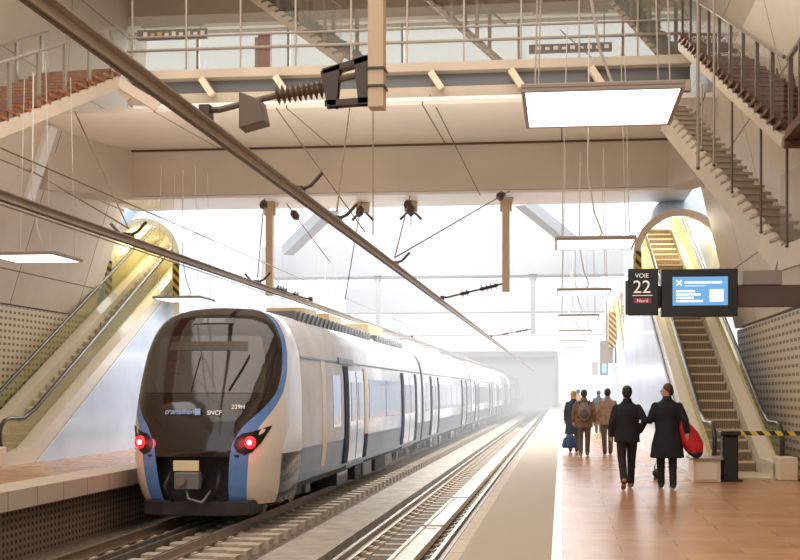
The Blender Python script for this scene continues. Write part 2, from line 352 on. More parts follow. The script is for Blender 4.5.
# upper storey beyond the footbridge
struct(MB().box((-12.5, 27.1, 11.78), (4, 27.6, 15)).build('wall_back', 'walldk'), 'beige wall band above the footbridge openings')  # same panel colour with the shade painted in
struct(MB().box((-12.5, 26.9, 11.7), (4, 27.1, 11.8)).build('trim_4', 'white'), 'pale ledge above the footbridge openings')
struct(MB().box((-12.5, 27.3, 8.3), (4, 27.36, 11.78)).build('window_1', 'teal'), 'pale teal glazing behind the footbridge')
for i, x in enumerate((-10.2, -7.6, -4.4, -1.2, 1.6)):
    struct(MB().box((x, 27.2, 8.3), (x+.07, 27.3, 11.78)).build('window_frame', 'rod'), 'glazing mullion')
struct(MB().box((-13.5, -8, 13.6), (4.6, 27.6, 14)).build('ceiling_upper', 'beige'), 'beige ceiling high over the platforms')
# beams further off, seen through haze
for i, (y, z0, z1) in enumerate(((47, 7.1, 8.6), (66, 6.9, 8.5), (84, 6.4, 8.4))):
    bb = MB().box((-14.4, y, z0), (5.9, y+1.2, z1))
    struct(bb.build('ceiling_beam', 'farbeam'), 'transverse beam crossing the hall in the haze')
for (p, q) in (((at(335, 205, 40)), (at(288, 250, 46))), (at(150, 205, 40), at(235, 245, 46)), (at(520, 200, 42), at(575, 245, 46))):
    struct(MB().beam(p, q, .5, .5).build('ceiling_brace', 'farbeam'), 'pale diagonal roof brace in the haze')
# tunnel mouth far down the tracks
t_ = MB().box((-14.4, 108, 5.4), (-.45, 150, 6.0)).box((-14.4, 108, -1.3), (-12.2, 150, 5.4)).box((-.75, 108, -.3), (-.45, 150, 5.4)).box((-12.2, 148, -1.3), (-.45, 149, 5.4))
struct(t_.build('wall_tunnel', 'farwall'), 'grey tunnel mouth at the far end of the tracks')
# ------------------------------------------------------------------ footbridge
fb = empty('footbridge', (-4.5, 22, 8.3), 'footbridge with glass balustrade crossing high above both tracks', 'footbridge')
def loc_to(parent, o):  # keep world placement while parenting
    o.parent = parent; o.matrix_parent_inverse = Matrix.Translation(parent.location).inverted() if not parent.rotation_euler.z else parent.matrix_basis.inverted()
    return o
def part(parent, mb, name, m, **k):
    o = mb.build(name, m, **k); o.parent = parent
    o.matrix_parent_inverse = (Matrix.Translation(parent.location) @ parent.rotation_euler.to_matrix().to_4x4()).inverted(); return o
X0, X1 = -9.9, 2.8
part(fb, MB().box((X0, 22, 8.72), (X1, 27, 8.92)), 'deck_slab', 'string', bevel=.01)
part(fb, MB().box((X0, 22.25, 8.2), (X1, 22.4, 8.72)), 'recessed_fascia', 'bgrey')
part(fb, MB().box((X0, 22.1, 8.17), (X1, 22.26, 8.4)), 'lower_ledge', 'string')
part(fb, MB().tube([(X0+.2, 21.95, 8.08), (X1-.4, 21.95, 8.08)], .05, 8), 'pipe', 'white')
for px in (122, 207, 281, 436, 516, 596):
    p = at(px, 80, 21.9)
    part(fb, MB().beam((p.x-.12, 21.9, 8.66), (p.x+.12, 21.95, 8.3), .14, .22, (0,1,0)), 'bracket', 'rim')
for z in (9.7, 9.4):
    part(fb, MB().tube([(X0, 22.08, z), (X1, 22.08, z)], .028 if z > 9.6 else .035, 8), 'handrail', 'rod')
x = X0+.1
while x < X1:
    part(fb, MB().box((x, 22.06, 8.9), (x+.04, 22.1, 10.6)), 'baluster', 'rod'); x += 1.27
part(fb, MB().box((X0, 22.12, 8.95), (X1, 22.13, 10.2)), 'glass_panel', 'glass')
# signs on the footbridge
def strip_sign(px0, px1, py0, py1, Y, label, amber):
    a, b_ = at(px0, py1, Y), at(px1, py0, Y); r = empty('hanging_sign', ((a.x+b_.x)/2, Y, a.z), label, 'sign')
    part(r, MB().box((a.x, Y, a.z), (b_.x, Y+.1, b_.z)), 'sign_panel', 'signbrown')
    n = 9; h = b_.z-a.z
    for i in range(n):
        x = a.x+(b_.x-a.x)*(i+.9)/(n+.8); wd = (b_.x-a.x)/n*.5
        part(r, MB().box((x, Y-.01, a.z+h*.3), (x+wd, Y, a.z+h*(.62 if i % 2 else .74))), 'pictogram', 'orange_t' if i in amber else 'txt')
    part(r, MB().tube([(a.x+.2, Y+.05, b_.z), (a.x+.2, Y+.05, 11.5)], .015, 6).tube([(b_.x-.2, Y+.05, b_.z), (b_.x-.2, Y+.05, 11.5)], .015, 6).box((a.x+.1, Y+.03, 11.5), (b_.x-.1, Y+.07, 11.54)), 'hanger', 'rod')
strip_sign(137, 207, 28, 40, 26.2, 'dark direction sign with amber marks, at left end of the footbridge', (1, 2))
strip_sign(529, 612, 42, 53, 26.2, 'dark direction sign above the footbridge, right of centre behind the square lamp', ())
p = at(265, 60, 25.5)
rp = empty('red_column', (p.x, 25.5, 8.92), 'slim red information column standing on the footbridge', 'column')
part(rp, MB().box((p.x-.16, 25.4, 8.92), (p.x+.16, 25.6, 10.95)), 'red_panel', 'redpanel', bevel=.01)
part(rp, MB().box((p.x-.26, 25.45, 8.92), (p.x-.16, 25.55, 10.85)), 'side_panel', 'bgrey')
part(rp, MB().box((p.x-.28, 25.3, 8.92), (p.x+.2, 25.7, 9.0)), 'base_plate', 'drod')
# ------------------------------------------------------------------ staircases
def flight(name, p0, p1, width, label, side=None, rail=True, mt='tred', glass=True, depth=.3, over=.12, posts=7, railh=1.0):
    """flight from top p0 to foot p1; width is measured to the side vector"""
    p0, p1 = Vector(p0), Vector(p1); r = empty(name, p1, label, 'staircase')
    d = p1-p0; h = Vector((d.x, d.y, 0)); run = h.length; hd = h.normalized(); sd = Vector((-hd.y, hd.x, 0)); sd = -sd if side and sd.dot(Vector(side)) < 0 else sd
    n = max(4, int(abs(d.z)/.17)); up = Vector((0,0,1))
    for s_ in (0, 1):
        o = sd*width*s_
        part(r, MB().beam(p0+o, p1+o, .07, depth), 'stringer', 'string')
    for i in range(n):
        t = (i+.5)/n; c = p0+d*t+up*(depth/2+over-.05); st = run/n
        mb = MB(); a = c-hd*st*.6; b2 = c+hd*st*.6
        mb.beam((a+b2)/2+sd*(-.05), (a+b2)/2+sd*(width+.05), st*1.2, .05, up)
        mb.beam(a+sd*0+up*.08-hd*(-.02), a+sd*width+up*.08-hd*(-.02), .03, .17, up)
        part(r, mb, 'tread', mt)
    if rail:
        for s_ in (0, 1):
            o = sd*width*s_+up*(depth/2)
            if glass: part(r, MB().add([p0+o+up*.1, p1+o+up*.1, p1+o+up*(railh+.1), p0+o+up*(railh+.1)], [(0,1,2,3)]), 'glass_panel', 'glass')
            part(r, MB().tube([p0+o+up*(railh+.1), p1+o+up*(railh+.1)], .03, 8), 'handrail', 'rod')
            for k in range(posts):
                c = p0+d*(k+.3)/posts+o
                part(r, MB().beam(c, c+up*(railh+.1), .05, .09, (hd.x, hd.y, 0)), 'baluster', 'drod' if mt == 'dktred' else 'rod')
    return r
# right: lower flight, then upper flight
lo0, lo1 = at(664, 119, 22.2), at(780, 258, 16.2)
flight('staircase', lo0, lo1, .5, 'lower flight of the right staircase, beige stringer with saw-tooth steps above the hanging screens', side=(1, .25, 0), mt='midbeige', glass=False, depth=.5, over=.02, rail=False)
lg = empty('landing_platform', lo1, 'beige stair landing at the foot of the lower right flight, at the frame edge', 'landing')
q = lo1+Vector((.55, -3.4, -.02))
part(lg, MB().beam(lo1+Vector((0,0,-.02)), q, .08, .38), 'edge_beam', 'string')
part(lg, MB().add([lo1+Vector((0,0,.15)), q+Vector((0,0,.15)), q+Vector((.35,.3,.15)), lo1+Vector((.75,.2,.15)), lo1+Vector((0,0,.08)), q+Vector((0,0,.08)), q+Vector((.35,.3,.08)), lo1+Vector((.75,.2,.08))],
     [(0,1,2,3),(7,6,5,4),(0,4,5,1),(1,5,6,2),(2,6,7,3),(3,7,4,0)]), 'deck', 'tred')
part(lg, MB().add([lo1+Vector((0,0,.2)), q+Vector((0,0,.2)), q+Vector((0,0,1.3)), lo1+Vector((0,0,1.3))], [(0,1,2,3)]), 'glass_panel', 'glass')
u0, u1 = at(680, 46, 21.4), at(784, 142, 14.2)
flight('staircase', u0, u1, .8, 'upper right staircase of dark brown treads coming down from the footbridge, bronze balusters', side=(1, .3, 0), mt='dktred', depth=.16, over=.16, posts=9)
ul = empty('landing_platform', u1, 'dark brown stair landing below the upper right flight, at top right', 'landing')
part(ul, MB().beam(u1, u1+Vector((.85, .0, 0)), .1, .16), 'edge_beam', 'dktred')
part(ul, MB().box((u1.x, u1.y-1.6, u1.z+.02), (u1.x+.85, u1.y-.05, u1.z+.15)), 'deck', 'dktred')
for dx in (.2, .8, 1.4):
    part(ul, MB().box((u1.x+.02, u1.y-dx, u1.z), (u1.x+.08, u1.y-dx+.06, u1.z+1.1)), 'baluster', 'drod')
part(ul, MB().tube([u1+Vector((0.05,0,1.15)), u1+Vector((.05,-1.6,1.15))], .035, 8), 'handrail', 'rod')
# left flight
l0 = at(118, 82, 21.6); l1 = at(-2, 131, 17.4); l1 = l0+(l1-l0)*1.5
flight('staircase', l0, l1, 1.7, 'left staircase with orange brown treads coming down from the footbridge, beige stringer', side=(-1, .35, 0), mt='tred', depth=.26, over=.16, posts=7)
part(fb, MB().beam(l0, l0+Vector((.8, .3, -.5)), .1, .22), 'stair_bracket', 'string')
# flights behind the footbridge
flight('staircase', at(250, -6, 25.0), at(342, 60, 23.2), 1.1, 'grey staircase rising to the left behind the footbridge rail', side=(0, 1, 0), mt='bgrey', depth=.25, over=.05, posts=4)
flight('staircase', at(610, 0, 25.4), at(662, 58, 24.0), .9, 'short grey staircase behind the footbridge, above the square lamp', side=(0, 1, 0), mt='bgrey', depth=.12, over=.04, posts=3)
flight('staircase', at(420, -8, 25.8), at(495, 58, 25.2), .9, 'slender handrailed staircase behind the footbridge, right of the hanging post', side=(0, 1, 0), mt='rod', depth=.07, over=.03, posts=3, glass=False)
# hanging rods beside the right stairs
for (px, y0, y1, Y, r_) in ((698, -40, 168, 13.5, .022), (714, -30, 165, 15.5, .018), (732, 95, 192, 17, .02), (761, 118, 232, 16, .02), (787, 140, 246, 15, .02), (702, 85, 150, 17, .015)):
    a, b_ = at(px, y0, Y), at(px, y1, Y)
    r = empty('hanging_rod', a, 'slender vertical rod hanging beside the right staircases at photo x %d' % px, 'rod', 'rods hanging beside the right staircases')
    r['label'] = {698: 'long pale vertical rod left of the right staircases, reaching the lower flight', 714: 'thinner vertical rod just right of the long pale rod', 732: 'short rod ending on the middle of the lower right flight', 761: 'rod hanging to the lower part of the lower right flight', 787: 'rod near the right frame edge ending over the lower landing', 702: 'short thin rod behind the long pale rod'}[px]
    part(r, MB().tube([a, b_], r_, 8), 'shaft', 'rod' if px < 720 else 'drod'); part(r, MB().ball(b_, .028, 10, 6), 'clevis', 'drod')
# ------------------------------------------------------------------ overhead conductor bars, posts, stays
BR, BL, BZ = -3.28, -6.98, 4.05
def bar(x, label):
    r = empty('conductor_rail', (x, 10, BZ), label, 'conductor rail')
    part(r, MB().prism([(x-.07, BZ+.06), (x+.07, BZ+.06), (x+.07, BZ+.045), (x+.018, BZ+.035), (x+.035, BZ-.05), (x-.035, BZ-.05), (x-.018, BZ+.035), (x-.07, BZ+.045)], 'y', 2, 120), 'profile', 'bar')
    part(r, MB().tube([(x, 2, BZ-.06), (x, 120, BZ-.06)], .012, 6), 'contact_wire', 'brownins')
    return r
bar(BR, 'long grey overhead conductor rail above the empty right-hand track')
bar(BL, 'long grey overhead conductor rail above the train')
def sheds(mb, p, q, n, r0, r1):
    p, q = Vector(p), Vector(q); mb.tube([p, q], r0, 8)
    for i in range(n):
        c = p+(q-p)*(i+.5)/n; d = (q-p).normalized()*.018; mb.tube([c-d, c, c+d], [r0, r1, r0], 12)
    return mb
def hpost(px, top_y, Y, ztop, zbot, w, xbar, label, near=False, m='postm'):
    p = at(px, top_y, Y); r = empty('hanging_post', (p.x, Y, ztop), label, 'post', 'hanging posts of the overhead line')
    part(r, MB().box((p.x-w/2, Y-w/2, zbot), (p.x+w/2, Y+w/2, ztop)), 'shaft', m, bevel=.008)
    part(r, MB().box((p.x-w, Y-w, ztop-.06), (p.x+w, Y+w, ztop)).box((p.x-w*.8, Y-.03, ztop-.35), (p.x+w*.8, Y+.03, ztop-.06)), 'top_plate', m)
    sg = 1 if p.x > xbar else -1; xa = p.x-sg*w/2; zc = zbot+(.34 if near else .22)
    a = Vector((xa, Y, zc)); e = Vector((xbar+sg*.12, Y, BZ+.16)); v = e-a
    part(r, MB().tube([a, e], .03, 8), 'arm', 'brownins')
    if near:
        bk = MB()
        for y_ in (Y-.06, Y+.03):
            bk.prism([(a.x, a.z-.3), (a.x, a.z+.14), (a.x-sg*.13, a.z+.1), (a.x-sg*.09, a.z-.3)], 'y', y_, y_+.03)
            bk.prism([(a.x-sg*.3, a.z-.32), (a.x-sg*.26, a.z+.06), (a.x-sg*.44, a.z), (a.x-sg*.38, a.z-.3)], 'y', y_, y_+.03)
            bk.beam((a.x, y_+.015, a.z+.11), (a.x-sg*.42, y_+.015, a.z-.0), .03, .05).beam((a.x, y_+.015, a.z-.27), (a.x-sg*.4, y_+.015, a.z-.29), .03, .05)
        part(r, bk, 'bracket', 'dark')
        part(r, sheds(MB(), a+v*.3+Vector((0,0,-.05)), a+v*.62, 9, .035, .085), 'insulator', 'brownins')
        part(r, MB().prism([(e.x+.22*sg, e.z-.2), (e.x+.22*sg, e.z+.14), (e.x+.42*sg, e.z+.06), (e.x+.46*sg, e.z-.14)], 'y', Y-.1, Y+.1), 'clamp_box', 'brownins', bevel=.01)
        part(r, MB().box((p.x-w*.6, Y-w*.6, zbot+.34), (p.x+w*.6, Y+w*.6, zbot+.36)).box((p.x-w*.6, Y-w*.6, zbot+.18), (p.x+w*.6, Y+w*.6, zbot+.2)), 'clamp_band', 'dark')
    else:
        part(r, sheds(MB(), a+v*.08, a+v*.4, 4, .05, .14), 'insulator', 'dark')
        part(r, sheds(MB(), a+v*.6, a+v*.75, 2, .05, .12), 'insulator', 'dark')
    part(r, MB().box((xbar-.05, Y-.06, BZ+.05), (xbar+.05, Y+.06, BZ+.2)).tube([e, (xbar, Y, BZ+.16)], .03, 6), 'bar_clamp', 'dark')
    return r
hpost(377, 50, 9, 9.5, 4.18, .145, BR, 'large beige hanging post in the foreground at top centre', near=True)
hpost(506, 240, 27.4, 6.9, 4.35, .2, BR, 'beige post hanging under the wide beam, right of centre')
hpost(270, 240, 27.4, 6.9, 4.3, .2, BL, 'beige post hanging under the wide beam above the train')
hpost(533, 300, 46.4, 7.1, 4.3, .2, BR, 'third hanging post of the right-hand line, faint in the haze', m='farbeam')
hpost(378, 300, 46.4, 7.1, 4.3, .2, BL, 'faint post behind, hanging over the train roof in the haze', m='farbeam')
# V-stays with insulators
def stay(p, q, ins, label):
    r = empty('stay_wire', p, label, 'stay wire'); p, q = Vector(p), Vector(q)
    part(r, MB().tube([p, q], .014, 6), 'wire', 'wire')
    for t in ins:
        c = p+(q-p)*t; d = (q-p).normalized()*.16
        part(r, MB().tube([c-d, c-d*.5, c+d*.5, c+d], [.03, .11, .11, .03], 10), 'insulator', 'dark')
    return r
def hook(x, Y, label):
    r = empty('bar_hanger', (x, Y, BZ), label, 'hanger', 'hooks on the conductor rails')
    part(r, MB().tube([(x-.3, Y, BZ+.28), (x-.15, Y, BZ+.12), (x, Y, BZ+.08), (x+.15, Y, BZ+.14), (x+.3, Y, BZ+.3)], .025, 6), 'hook', 'dark')
    part(r, MB().box((x-.06, Y-.1, BZ+.05), (x+.06, Y+.1, BZ+.12)), 'clamp', 'dark'); return r
hook(BR, 12.3, 'dark hook on the right conductor rail nearest the camera'); hook(BR, 14.4, 'dark hook on the right conductor rail below the wide beam face')
hook(BR, 19.5, 'dark hook on right conductor rail above train roof'); hook(BL, 15.6, 'dark hook on the left conductor rail before the left escalator'); hook(BL, 22.5, 'dark hook on the left conductor rail above the train front')
stay(at(411, 192, 27.5), (BR, 19.5, BZ+.2), (.25,), 'stay wire with dark insulator from beam to right conductor rail, centre')
stay(at(520, 185, 27.5), (BR, 19.5, BZ+.2), (.2,), 'stay wire with insulator running left from the right post to the conductor rail')
stay(at(363, 192, 27.5), at(345, 300, 27.5), (.18,), 'short vertical hanger under the beam left of centre')
stay(at(280, 195, 27.5), at(330, 262, 27.5), (.3,), 'stay wire with insulator slanting from the post over the train')
stay(at(411, 196, 27.4), at(411, 225, 27.4), (.5,), 'dark insulator hanging straight below the beam')
stay(at(265, 190, 27.4), (BL, 22.5, BZ+.2), (.2,), 'stay wire from the post above the train down to left conductor rail')
stay(at(75, 112, 22), (BL, 15.6, BZ+.2), (), 'stay wire from the bridge underside to left conductor rail')
stay(at(30, 170, 20), (BL, 15.6, BZ+.2), (), 'stay wire from left wall to the left conductor rail')
stay(at(276, 108, 22), at(365, 232, 24), (), 'stay wire crossing the beam left of centre')
stay(at(430, 95, 22), at(480, 195, 26), (), 'stay wire crossing the beam right of the hanging post')
stay(at(350, 105, 22), (BR, 14.4, BZ+.2), (), 'stay wire from footbridge to the right conductor rail')
stay(at(373, 105, 22), at(373, 235, 22), (), 'vertical thin wire below the large hanging post')
stay(at(700, 152, 25), at(560, 30, 25), (), 'thin wire crossing behind the square lamp')
for (x, z, lab) in ((-7.9, 5.05, 'upper thin feeder wire running along above the left conductor rail'), (-7.9, 4.25, 'lower thin feeder wire running beside the left conductor rail')):
    r = empty('feeder_wire', (x, 10, z), lab, 'wire'); part(r, MB().tube([(x, 3, z), (x, 60, z)], .012, 6), 'wire', 'wire')
# beam hanging fittings
for px, lab in ((363, 'small beige fitting under the beam left of the centre'), (411, 'small beige fitting under the beam at the centre')):
    p = at(px, 196, 27.6)
    r = empty('beam_fitting', (p.x, 27.6, 6.9), lab, 'fitting')
    part(r, MB().box((p.x-.18, 27.5, 6.62), (p.x+.18, 27.7, 6.9)), 'plate', 'postm', bevel=.02)
    part(r, MB().tube([(p.x-.3, 27.55, 6.4), (p.x, 27.55, 6.7), (p.x+.3, 27.55, 6.4)], .04, 8), 'yoke', 'brownins')
# ------------------------------------------------------------------ escalators and their tubes
TAN = math.tan(R(30))
def escalator(cx, yf, ytop, side, label, nstep=36, turn=0, riser='stepriser', tread='steptread'):
    r = empty('escalator', (cx, yf, 0), label, 'escalator')
    hw = .42
    for i in range(nstep):
        z = i*.2+.02; y = yf+i*.2/TAN
        if y > ytop+4: break
        mb = MB(); mb.box((cx-hw, y, z), (cx+hw, y+.40, z+.2), 0)
        for k in range(9):
            xx = cx-hw+.05+k*(2*hw-.1)/8; mb.box((xx-.012, y-.004, z+.2), (xx+.012, y+.39, z+.212), 1)
        mb.box((cx-hw, y-.012, z+.17), (cx+hw, y+.02, z+.212), 1)
        part(r, mb, 'step', [riser, tread])
    part(r, MB().box((cx-hw, yf-1.6, .0), (cx+hw, yf, .03)), 'comb_plate', 'steptread')
    L = ytop+5-yf
    for s_ in (-1, 1):
        xi = cx+s_*(hw+.02); xo = cx+s_*(hw+.36)
        # skirt and decking, following the slope
        pr = [(yf-1.5, 0), (yf-1.5, .28), (yf-.3, .32), (yf+L, .32+L*TAN), (yf+L, L*TAN-.6), (yf+.6, 0)]
        part(r, MB().prism(pr, 'x', xi, xo), 'skirt_panel', 'skirtpan')
        pg = [(yf-.9, .3)]
        for k in range(7):
            a = R(-90-180*k/6*.98); pg.append((yf-.95+.33*math.cos(a), .62+.33*math.sin(a)))
        pg += [(yf-.3, .97), (yf+L, .97+L*TAN+.17), (yf+L, .3+L*TAN)]
        xg = cx+s_*(hw+.2)
        part(r, MB().prism(pg, 'x', xg-.008, xg+.008), 'glass_panel', 'egl')
        pts = [(xg, yf-.7, .26)]
        for k in range(9):
            a = R(-90-180*k/8); pts.append((xg, yf-.95+.36*math.cos(a), .64+.37*math.sin(a)))
        pts += [(xg, yf-.3, 1.01), (xg, yf+.2, 1.12+.1), (xg, yf+L, 1.15+L*TAN)]
        part(r, MB().tube(pts, .045, 8), 'handrail', 'handrail', smooth=True)
        part(r, MB().box((xi-.0, yf-1.75, 0), (xo, yf-1.3, .42)), 'newel_base', 'rim', bevel=.02)
    # cladding under the flight
    for s_ in (-1, 1):
        xo = cx+s_*(hw+.4)
        pr = [(yf+.5, 0), (yf+L, L*TAN-.35), (yf+L, 0)]
        part(r, MB().prism([(yf-.1, 0), (yf+L, .2+L*TAN-.1), (yf+L, 0)], 'x', xo-.02, xo+.02), 'side_cladding', 'haze_wall')
    r.rotation_euler.z = R(turn)
    return r
def tube_struct(cx, ym, ztop, zbot, name, lab, length=9, rim='rim', hw=1.22):
    th = .13
    def prof(hw, top, bot):
        pts = [(-hw, bot)]
        for k in range(17):
            a = math.pi-math.pi*k/16; pts.append((hw*math.cos(a), top-hw*.98+hw*.98*math.sin(a)))
        pts.append((hw, bot)); return pts
    po, pi_ = prof(hw, ztop, zbot), prof(hw-th, ztop-th, zbot)
    def shell(a, b2, y0, y1, mi):
        mb = MB()
        for pr, m_ in ((a, 0), (b2, 1)):
            n = len(pr); vs = [(cx+x, y0, z) for x, z in pr]+[(cx+x, y1, z+(y1-y0)*TAN) for x, z in pr]
            mb.add(vs, [(i, i+1, n+i+1, n+i) for i in range(n-1)], m_)
        return mb
    struct(shell(po, pi_, ym, ym+length, 0).build(name, ['haze_wall', 'tubein'], smooth=True, fixn=False), lab)
    # rim
    pr1, pr2 = prof(hw+.03, ztop+.03, zbot), prof(hw-th-.03, ztop-th-.03, zbot); n = len(pr1); vs = []
    for y in (ym-.12, ym+.06): vs += [(cx+x, y, z) for x, z in pr1]+[(cx+x, y, z) for x, z in pr2]
    fs = []
    for i in range(n-1):
        fs += [(i, i+1, n+i+1, n+i), (2*n+i, 3*n+i, 3*n+i+1, 2*n+i+1), (i, 2*n+i, 2*n+i+1, i+1), (n+i, n+i+1, 3*n+i+1, 3*n+i)]
    struct(MB().add(vs, fs).build('trim_tube_mouth', rim), 'rounded beige rim of '+lab)
    # light strips inside
    for s_ in (-1, 1):
        p = Vector((cx+s_*(hw-th-.12), ym+.3, ztop-1.0)); q = p+Vector((0, length-.6, (length-.6)*TAN))
        struct(MB().beam(p, q, .05, .08).build('trim_light_strip', M('strip_light', (255, 240, 200), .5, emi=(255, 232, 180), es=3.5)), 'light strip inside '+lab)
    l = bpy.data.lights.new('tube_light', 'POINT'); l.energy = 90; l.color = (1, .93, .78); l.shadow_soft_size = .3
    o = bpy.data.objects.new('tube_light', l); col.objects.link(o); o.location = (cx, ym+1.2, ztop-.2)
    o2 = o.copy(); col.objects.link(o2); o2.location = (cx, ym+4.2, ztop+1.6)
escalator(3.38, 20.2, 27.4, -1, 'escalator rising at right of the platform, blocked by striped tape at its foot', turn=2.6)
tube_struct(3.18, 27.45, 6.5, 3.7, 'wall_tube_right', 'escalator tube on the right')
escalator(-12.75, 21.9, 29.5, 1, 'cream lit escalator rising on the far left platform', riser='steplight', tread='skirtpan', turn=.8)
tube_struct(-12.75, 29.6, 6.88, 3.8, 'wall_tube_left', 'escalator tube on the left', rim='tubein', hw=1.14)
escalator(3.4, 41, 48, -1, 'distant escalator further down the right platform, faint in the haze', nstep=30)
tube_struct(3.4, 48.2, 6.4, 3.8, 'wall_tube_far', 'distant escalator tube on the right', 6)
def hazard(p, w_, h, lab):
    o = MB().box((-w_/2, -.015, 0), (w_/2, .015, h)).build('hazard_panel', 'haz', bevel=.004); o.location = p
    return tag(o, lab, 'hazard panel')
hazard((2.06, 27.28, 4.75), .16, .66, 'striped hazard strip at left side of the right tube mouth')
hazard((4.3, 27.28, 4.75), .16, .7, 'striped hazard strip at right side of the right tube mouth')
hazard((-13.8, 29.42, 4.25), .22, 1.35, 'striped hazard strip at left side of left tube mouth')
hazard((-11.67, 29.42, 4.35), .2, 1.15, 'striped hazard strip at right side of left tube mouth')
hazard((2.4, 47.9, 3.7), .35, 1.7, 'faint striped hazard strip on the distant tube mouth')
# tape and black post
tp = empty('barrier_post', (3.0, 18.35, 0), 'black tape barrier post standing at the escalator foot', 'post')
part(tp, MB().box((2.86, 18.2, 0), (3.14, 18.5, .82)), 'housing', 'black', bevel=.03)
part(tp, MB().box((2.82, 18.16, .82), (3.18, 18.54, .9)), 'tape_head', 'black', bevel=.02)
part(tp, MB().box((2.8, 18.14, 0), (3.2, 18.56, .04)), 'foot_plate', 'black')
tb = empty('barrier_post', (4.42, 18.5, 0), 'slim dark barrier post at the right frame edge', 'post')
part(tb, MB().box((4.36, 18.44, 0), (4.44, 18.52, 1.0)), 'pole', 'black', bevel=.01)
part(tb, MB().tube([(4.4, 18.48, 0), (4.4, 18.48, .04)], .16, 18), 'foot_plate', 'black')
o = MB().box((3.14, 18.34, .82), (4.38, 18.352, .9)).build('barrier_tape', 'hazt'); tag(o, 'yellow and black striped tape stretched across the escalator foot', 'tape')
ub = empty('utility_cabinet', (2.75, 19.5, 0), 'low beige cabinet standing before the left balustrade of the escalator', 'cabinet')
part(ub, MB().box((2.32, 18.0, 0), (2.8, 18.7, .4)), 'body', 'rim', bevel=.015)
part(ub, MB().box((2.28, 17.96, .4), (2.84, 18.74, .43)), 'top_plate', 'rod')
part(ub, MB().box((2.38, 17.985, .05), (2.74, 18.0, .35)), 'door_panel', 'skirtpan')
# ------------------------------------------------------------------ hanging lamps
def make_lamp(loc, label, group):
    r = empty('pendant_lamp', loc, label, 'lamp', group); 
    MB_ = MB().box((-.6, -.52, .012), (.6, .52, .05)); MB_.build('housing', 'lampframe', r, bevel=.01)
    MB().box((-.6, -.52, -.012), (-.57, .52, .012)).box((.57, -.52, -.012), (.6, .52, .012)).box((-.57, -.52, -.012), (.57, -.49, .012)).box((-.57, .49, -.012), (.57, .52, .012)).build('rim', 'lampframe', r)
    MB().box((-.57, -.49, -.006), (.57, .49, .011)).build('diffuser', 'diffuser', r)
    for sx in (-1, 1):
        for sy in (-1, 1):
            MB().tube([(sx*.5, sy*.42, .05), (sx*.42, sy*.42, 3.2)], .006, 6).build('cable', 'cable', r)
    MB().tube([(.0, .1, .05), (.12, .1, .18), (.0, .1, .5), (-.1, .1, 1.1), (-.08, .1, 3.2)], .012, 8).build('power_cable', 'cable', r, smooth=True)
    return r
lamp0 = make_lamp((.30, 7.95, 3.84), 'large glowing square lamp hanging at the top, nearest the camera', 'square lamps over the right platform')
names = ['second square lamp from the camera over the right platform', 'third square lamp over the right platform, thin bright panel', 'fourth square lamp over the right platform, above the small sign'] 
for i in range(1, 11):
    c = copy_tree(lamp0); c.location = (.5, 7.95+7.45*i, 3.86)
    c['label'] = names[i-1] if i < 4 else 'small distant square lamp over right platform lost in the bright haze'
ll = copy_tree(lamp0); ll.location = (-8.95, 16.3, 3.88); ll['label'] = 'square lamp hanging over the far left platform at the frame edge'; ll['group'] = 'square lamps over the far platform'
for i in range(1, 4):
    l2 = copy_tree(ll); l2.location = (-9.2, 16.3+7.45*i, 3.86); l2['label'] = ['square lamp over the far platform just left of the train roof', 'second lamp behind the train over the far platform', 'third lamp behind the train over the far platform'][i-1]
# ------------------------------------------------------------------ platform displays
def display(px0, px1, pxm, py0, py1, Y, label, full=True):
    a, b_ = at(px0, py1, Y), at(pxm-3, py0, Y); c, d = at(pxm, py1, Y), at(px1, py0, Y)
    return a, b_, c, d
Y = 14.0
a, b_, c, d = display(628, 737, 661, 269, 317, Y, '')
ts = empty('track_sign', ((a.x+b_.x)/2, Y, a.z), 'black track sign with white number 22 left of the blue screen', 'sign')
part(ts, MB().box((a.x, Y-.06, a.z+.02), (b_.x, Y+.06, b_.z)), 'panel', 'black', bevel=.01)
part(ts, MB().box((a.x-.03, Y+.05, a.z+.04), (b_.x, Y+.12, b_.z-.15)), 'back_panel', 'signbrown')
w0 = b_.x-a.x; H0 = b_.z-a.z; RX = (R(90), 0, 0)
text('VOIE', .085, (a.x+w0*.45, Y-.065, b_.z-.125), RX, 'txt', None, align='CENTER')
for o_ in list(col.objects):
    if o_.name == 'lettering': tx = o_
def reparent(o, r):
    o.parent = r; o.matrix_parent_inverse = (Matrix.Translation(r.location)).inverted()
reparent(tx, ts)
t2 = text('22', .25, (a.x+w0*.45, Y-.065, b_.z-.335), RX, 'txt', None, 'number_lettering', align='CENTER'); reparent(t2, ts)
part(ts, MB().box((a.x+w0*.14, Y-.066, b_.z-.375), (a.x+w0*.8, Y-.06, b_.z-.365)), 'underline', 'txt')
part(ts, MB().box((a.x+w0*.18, Y-.068, b_.z-.475), (a.x+w0*.76, Y-.06, b_.z-.405)), 'red_box', 'pink')
t3 = text('Nord', .07, (a.x+w0*.47, Y-.07, b_.z-.465), RX, 'txt', None, 'lettering', align='CENTER'); reparent(t3, ts)
ds = empty('display_screen', ((c.x+d.x)/2, Y, c.z), 'black monitor with light blue screen hanging over the platform', 'screen')
part(ds, MB().box((c.x, Y-.07, c.z), (d.x, Y+.1, d.z)), 'casing', 'black', bevel=.012)
sa, sb = at(672, 306, Y), at(727, 277, Y); ys = Y-.075
part(ds, MB().box((sa.x, ys, sa.z), (sb.x, ys+.01, sb.z)), 'screen', 'scrblue')
sw, sh = sb.x-sa.x, sb.z-sa.z
def words_bar(x0, x1, z, h):
    x = x0; mb = MB()
    while x < x1-.012:
        l = random.uniform(.015, .05); l = min(l, x1-x); mb.box((x, ys-.004, z), (x+l, ys-.001, z+h)); x += l+.008
    return mb
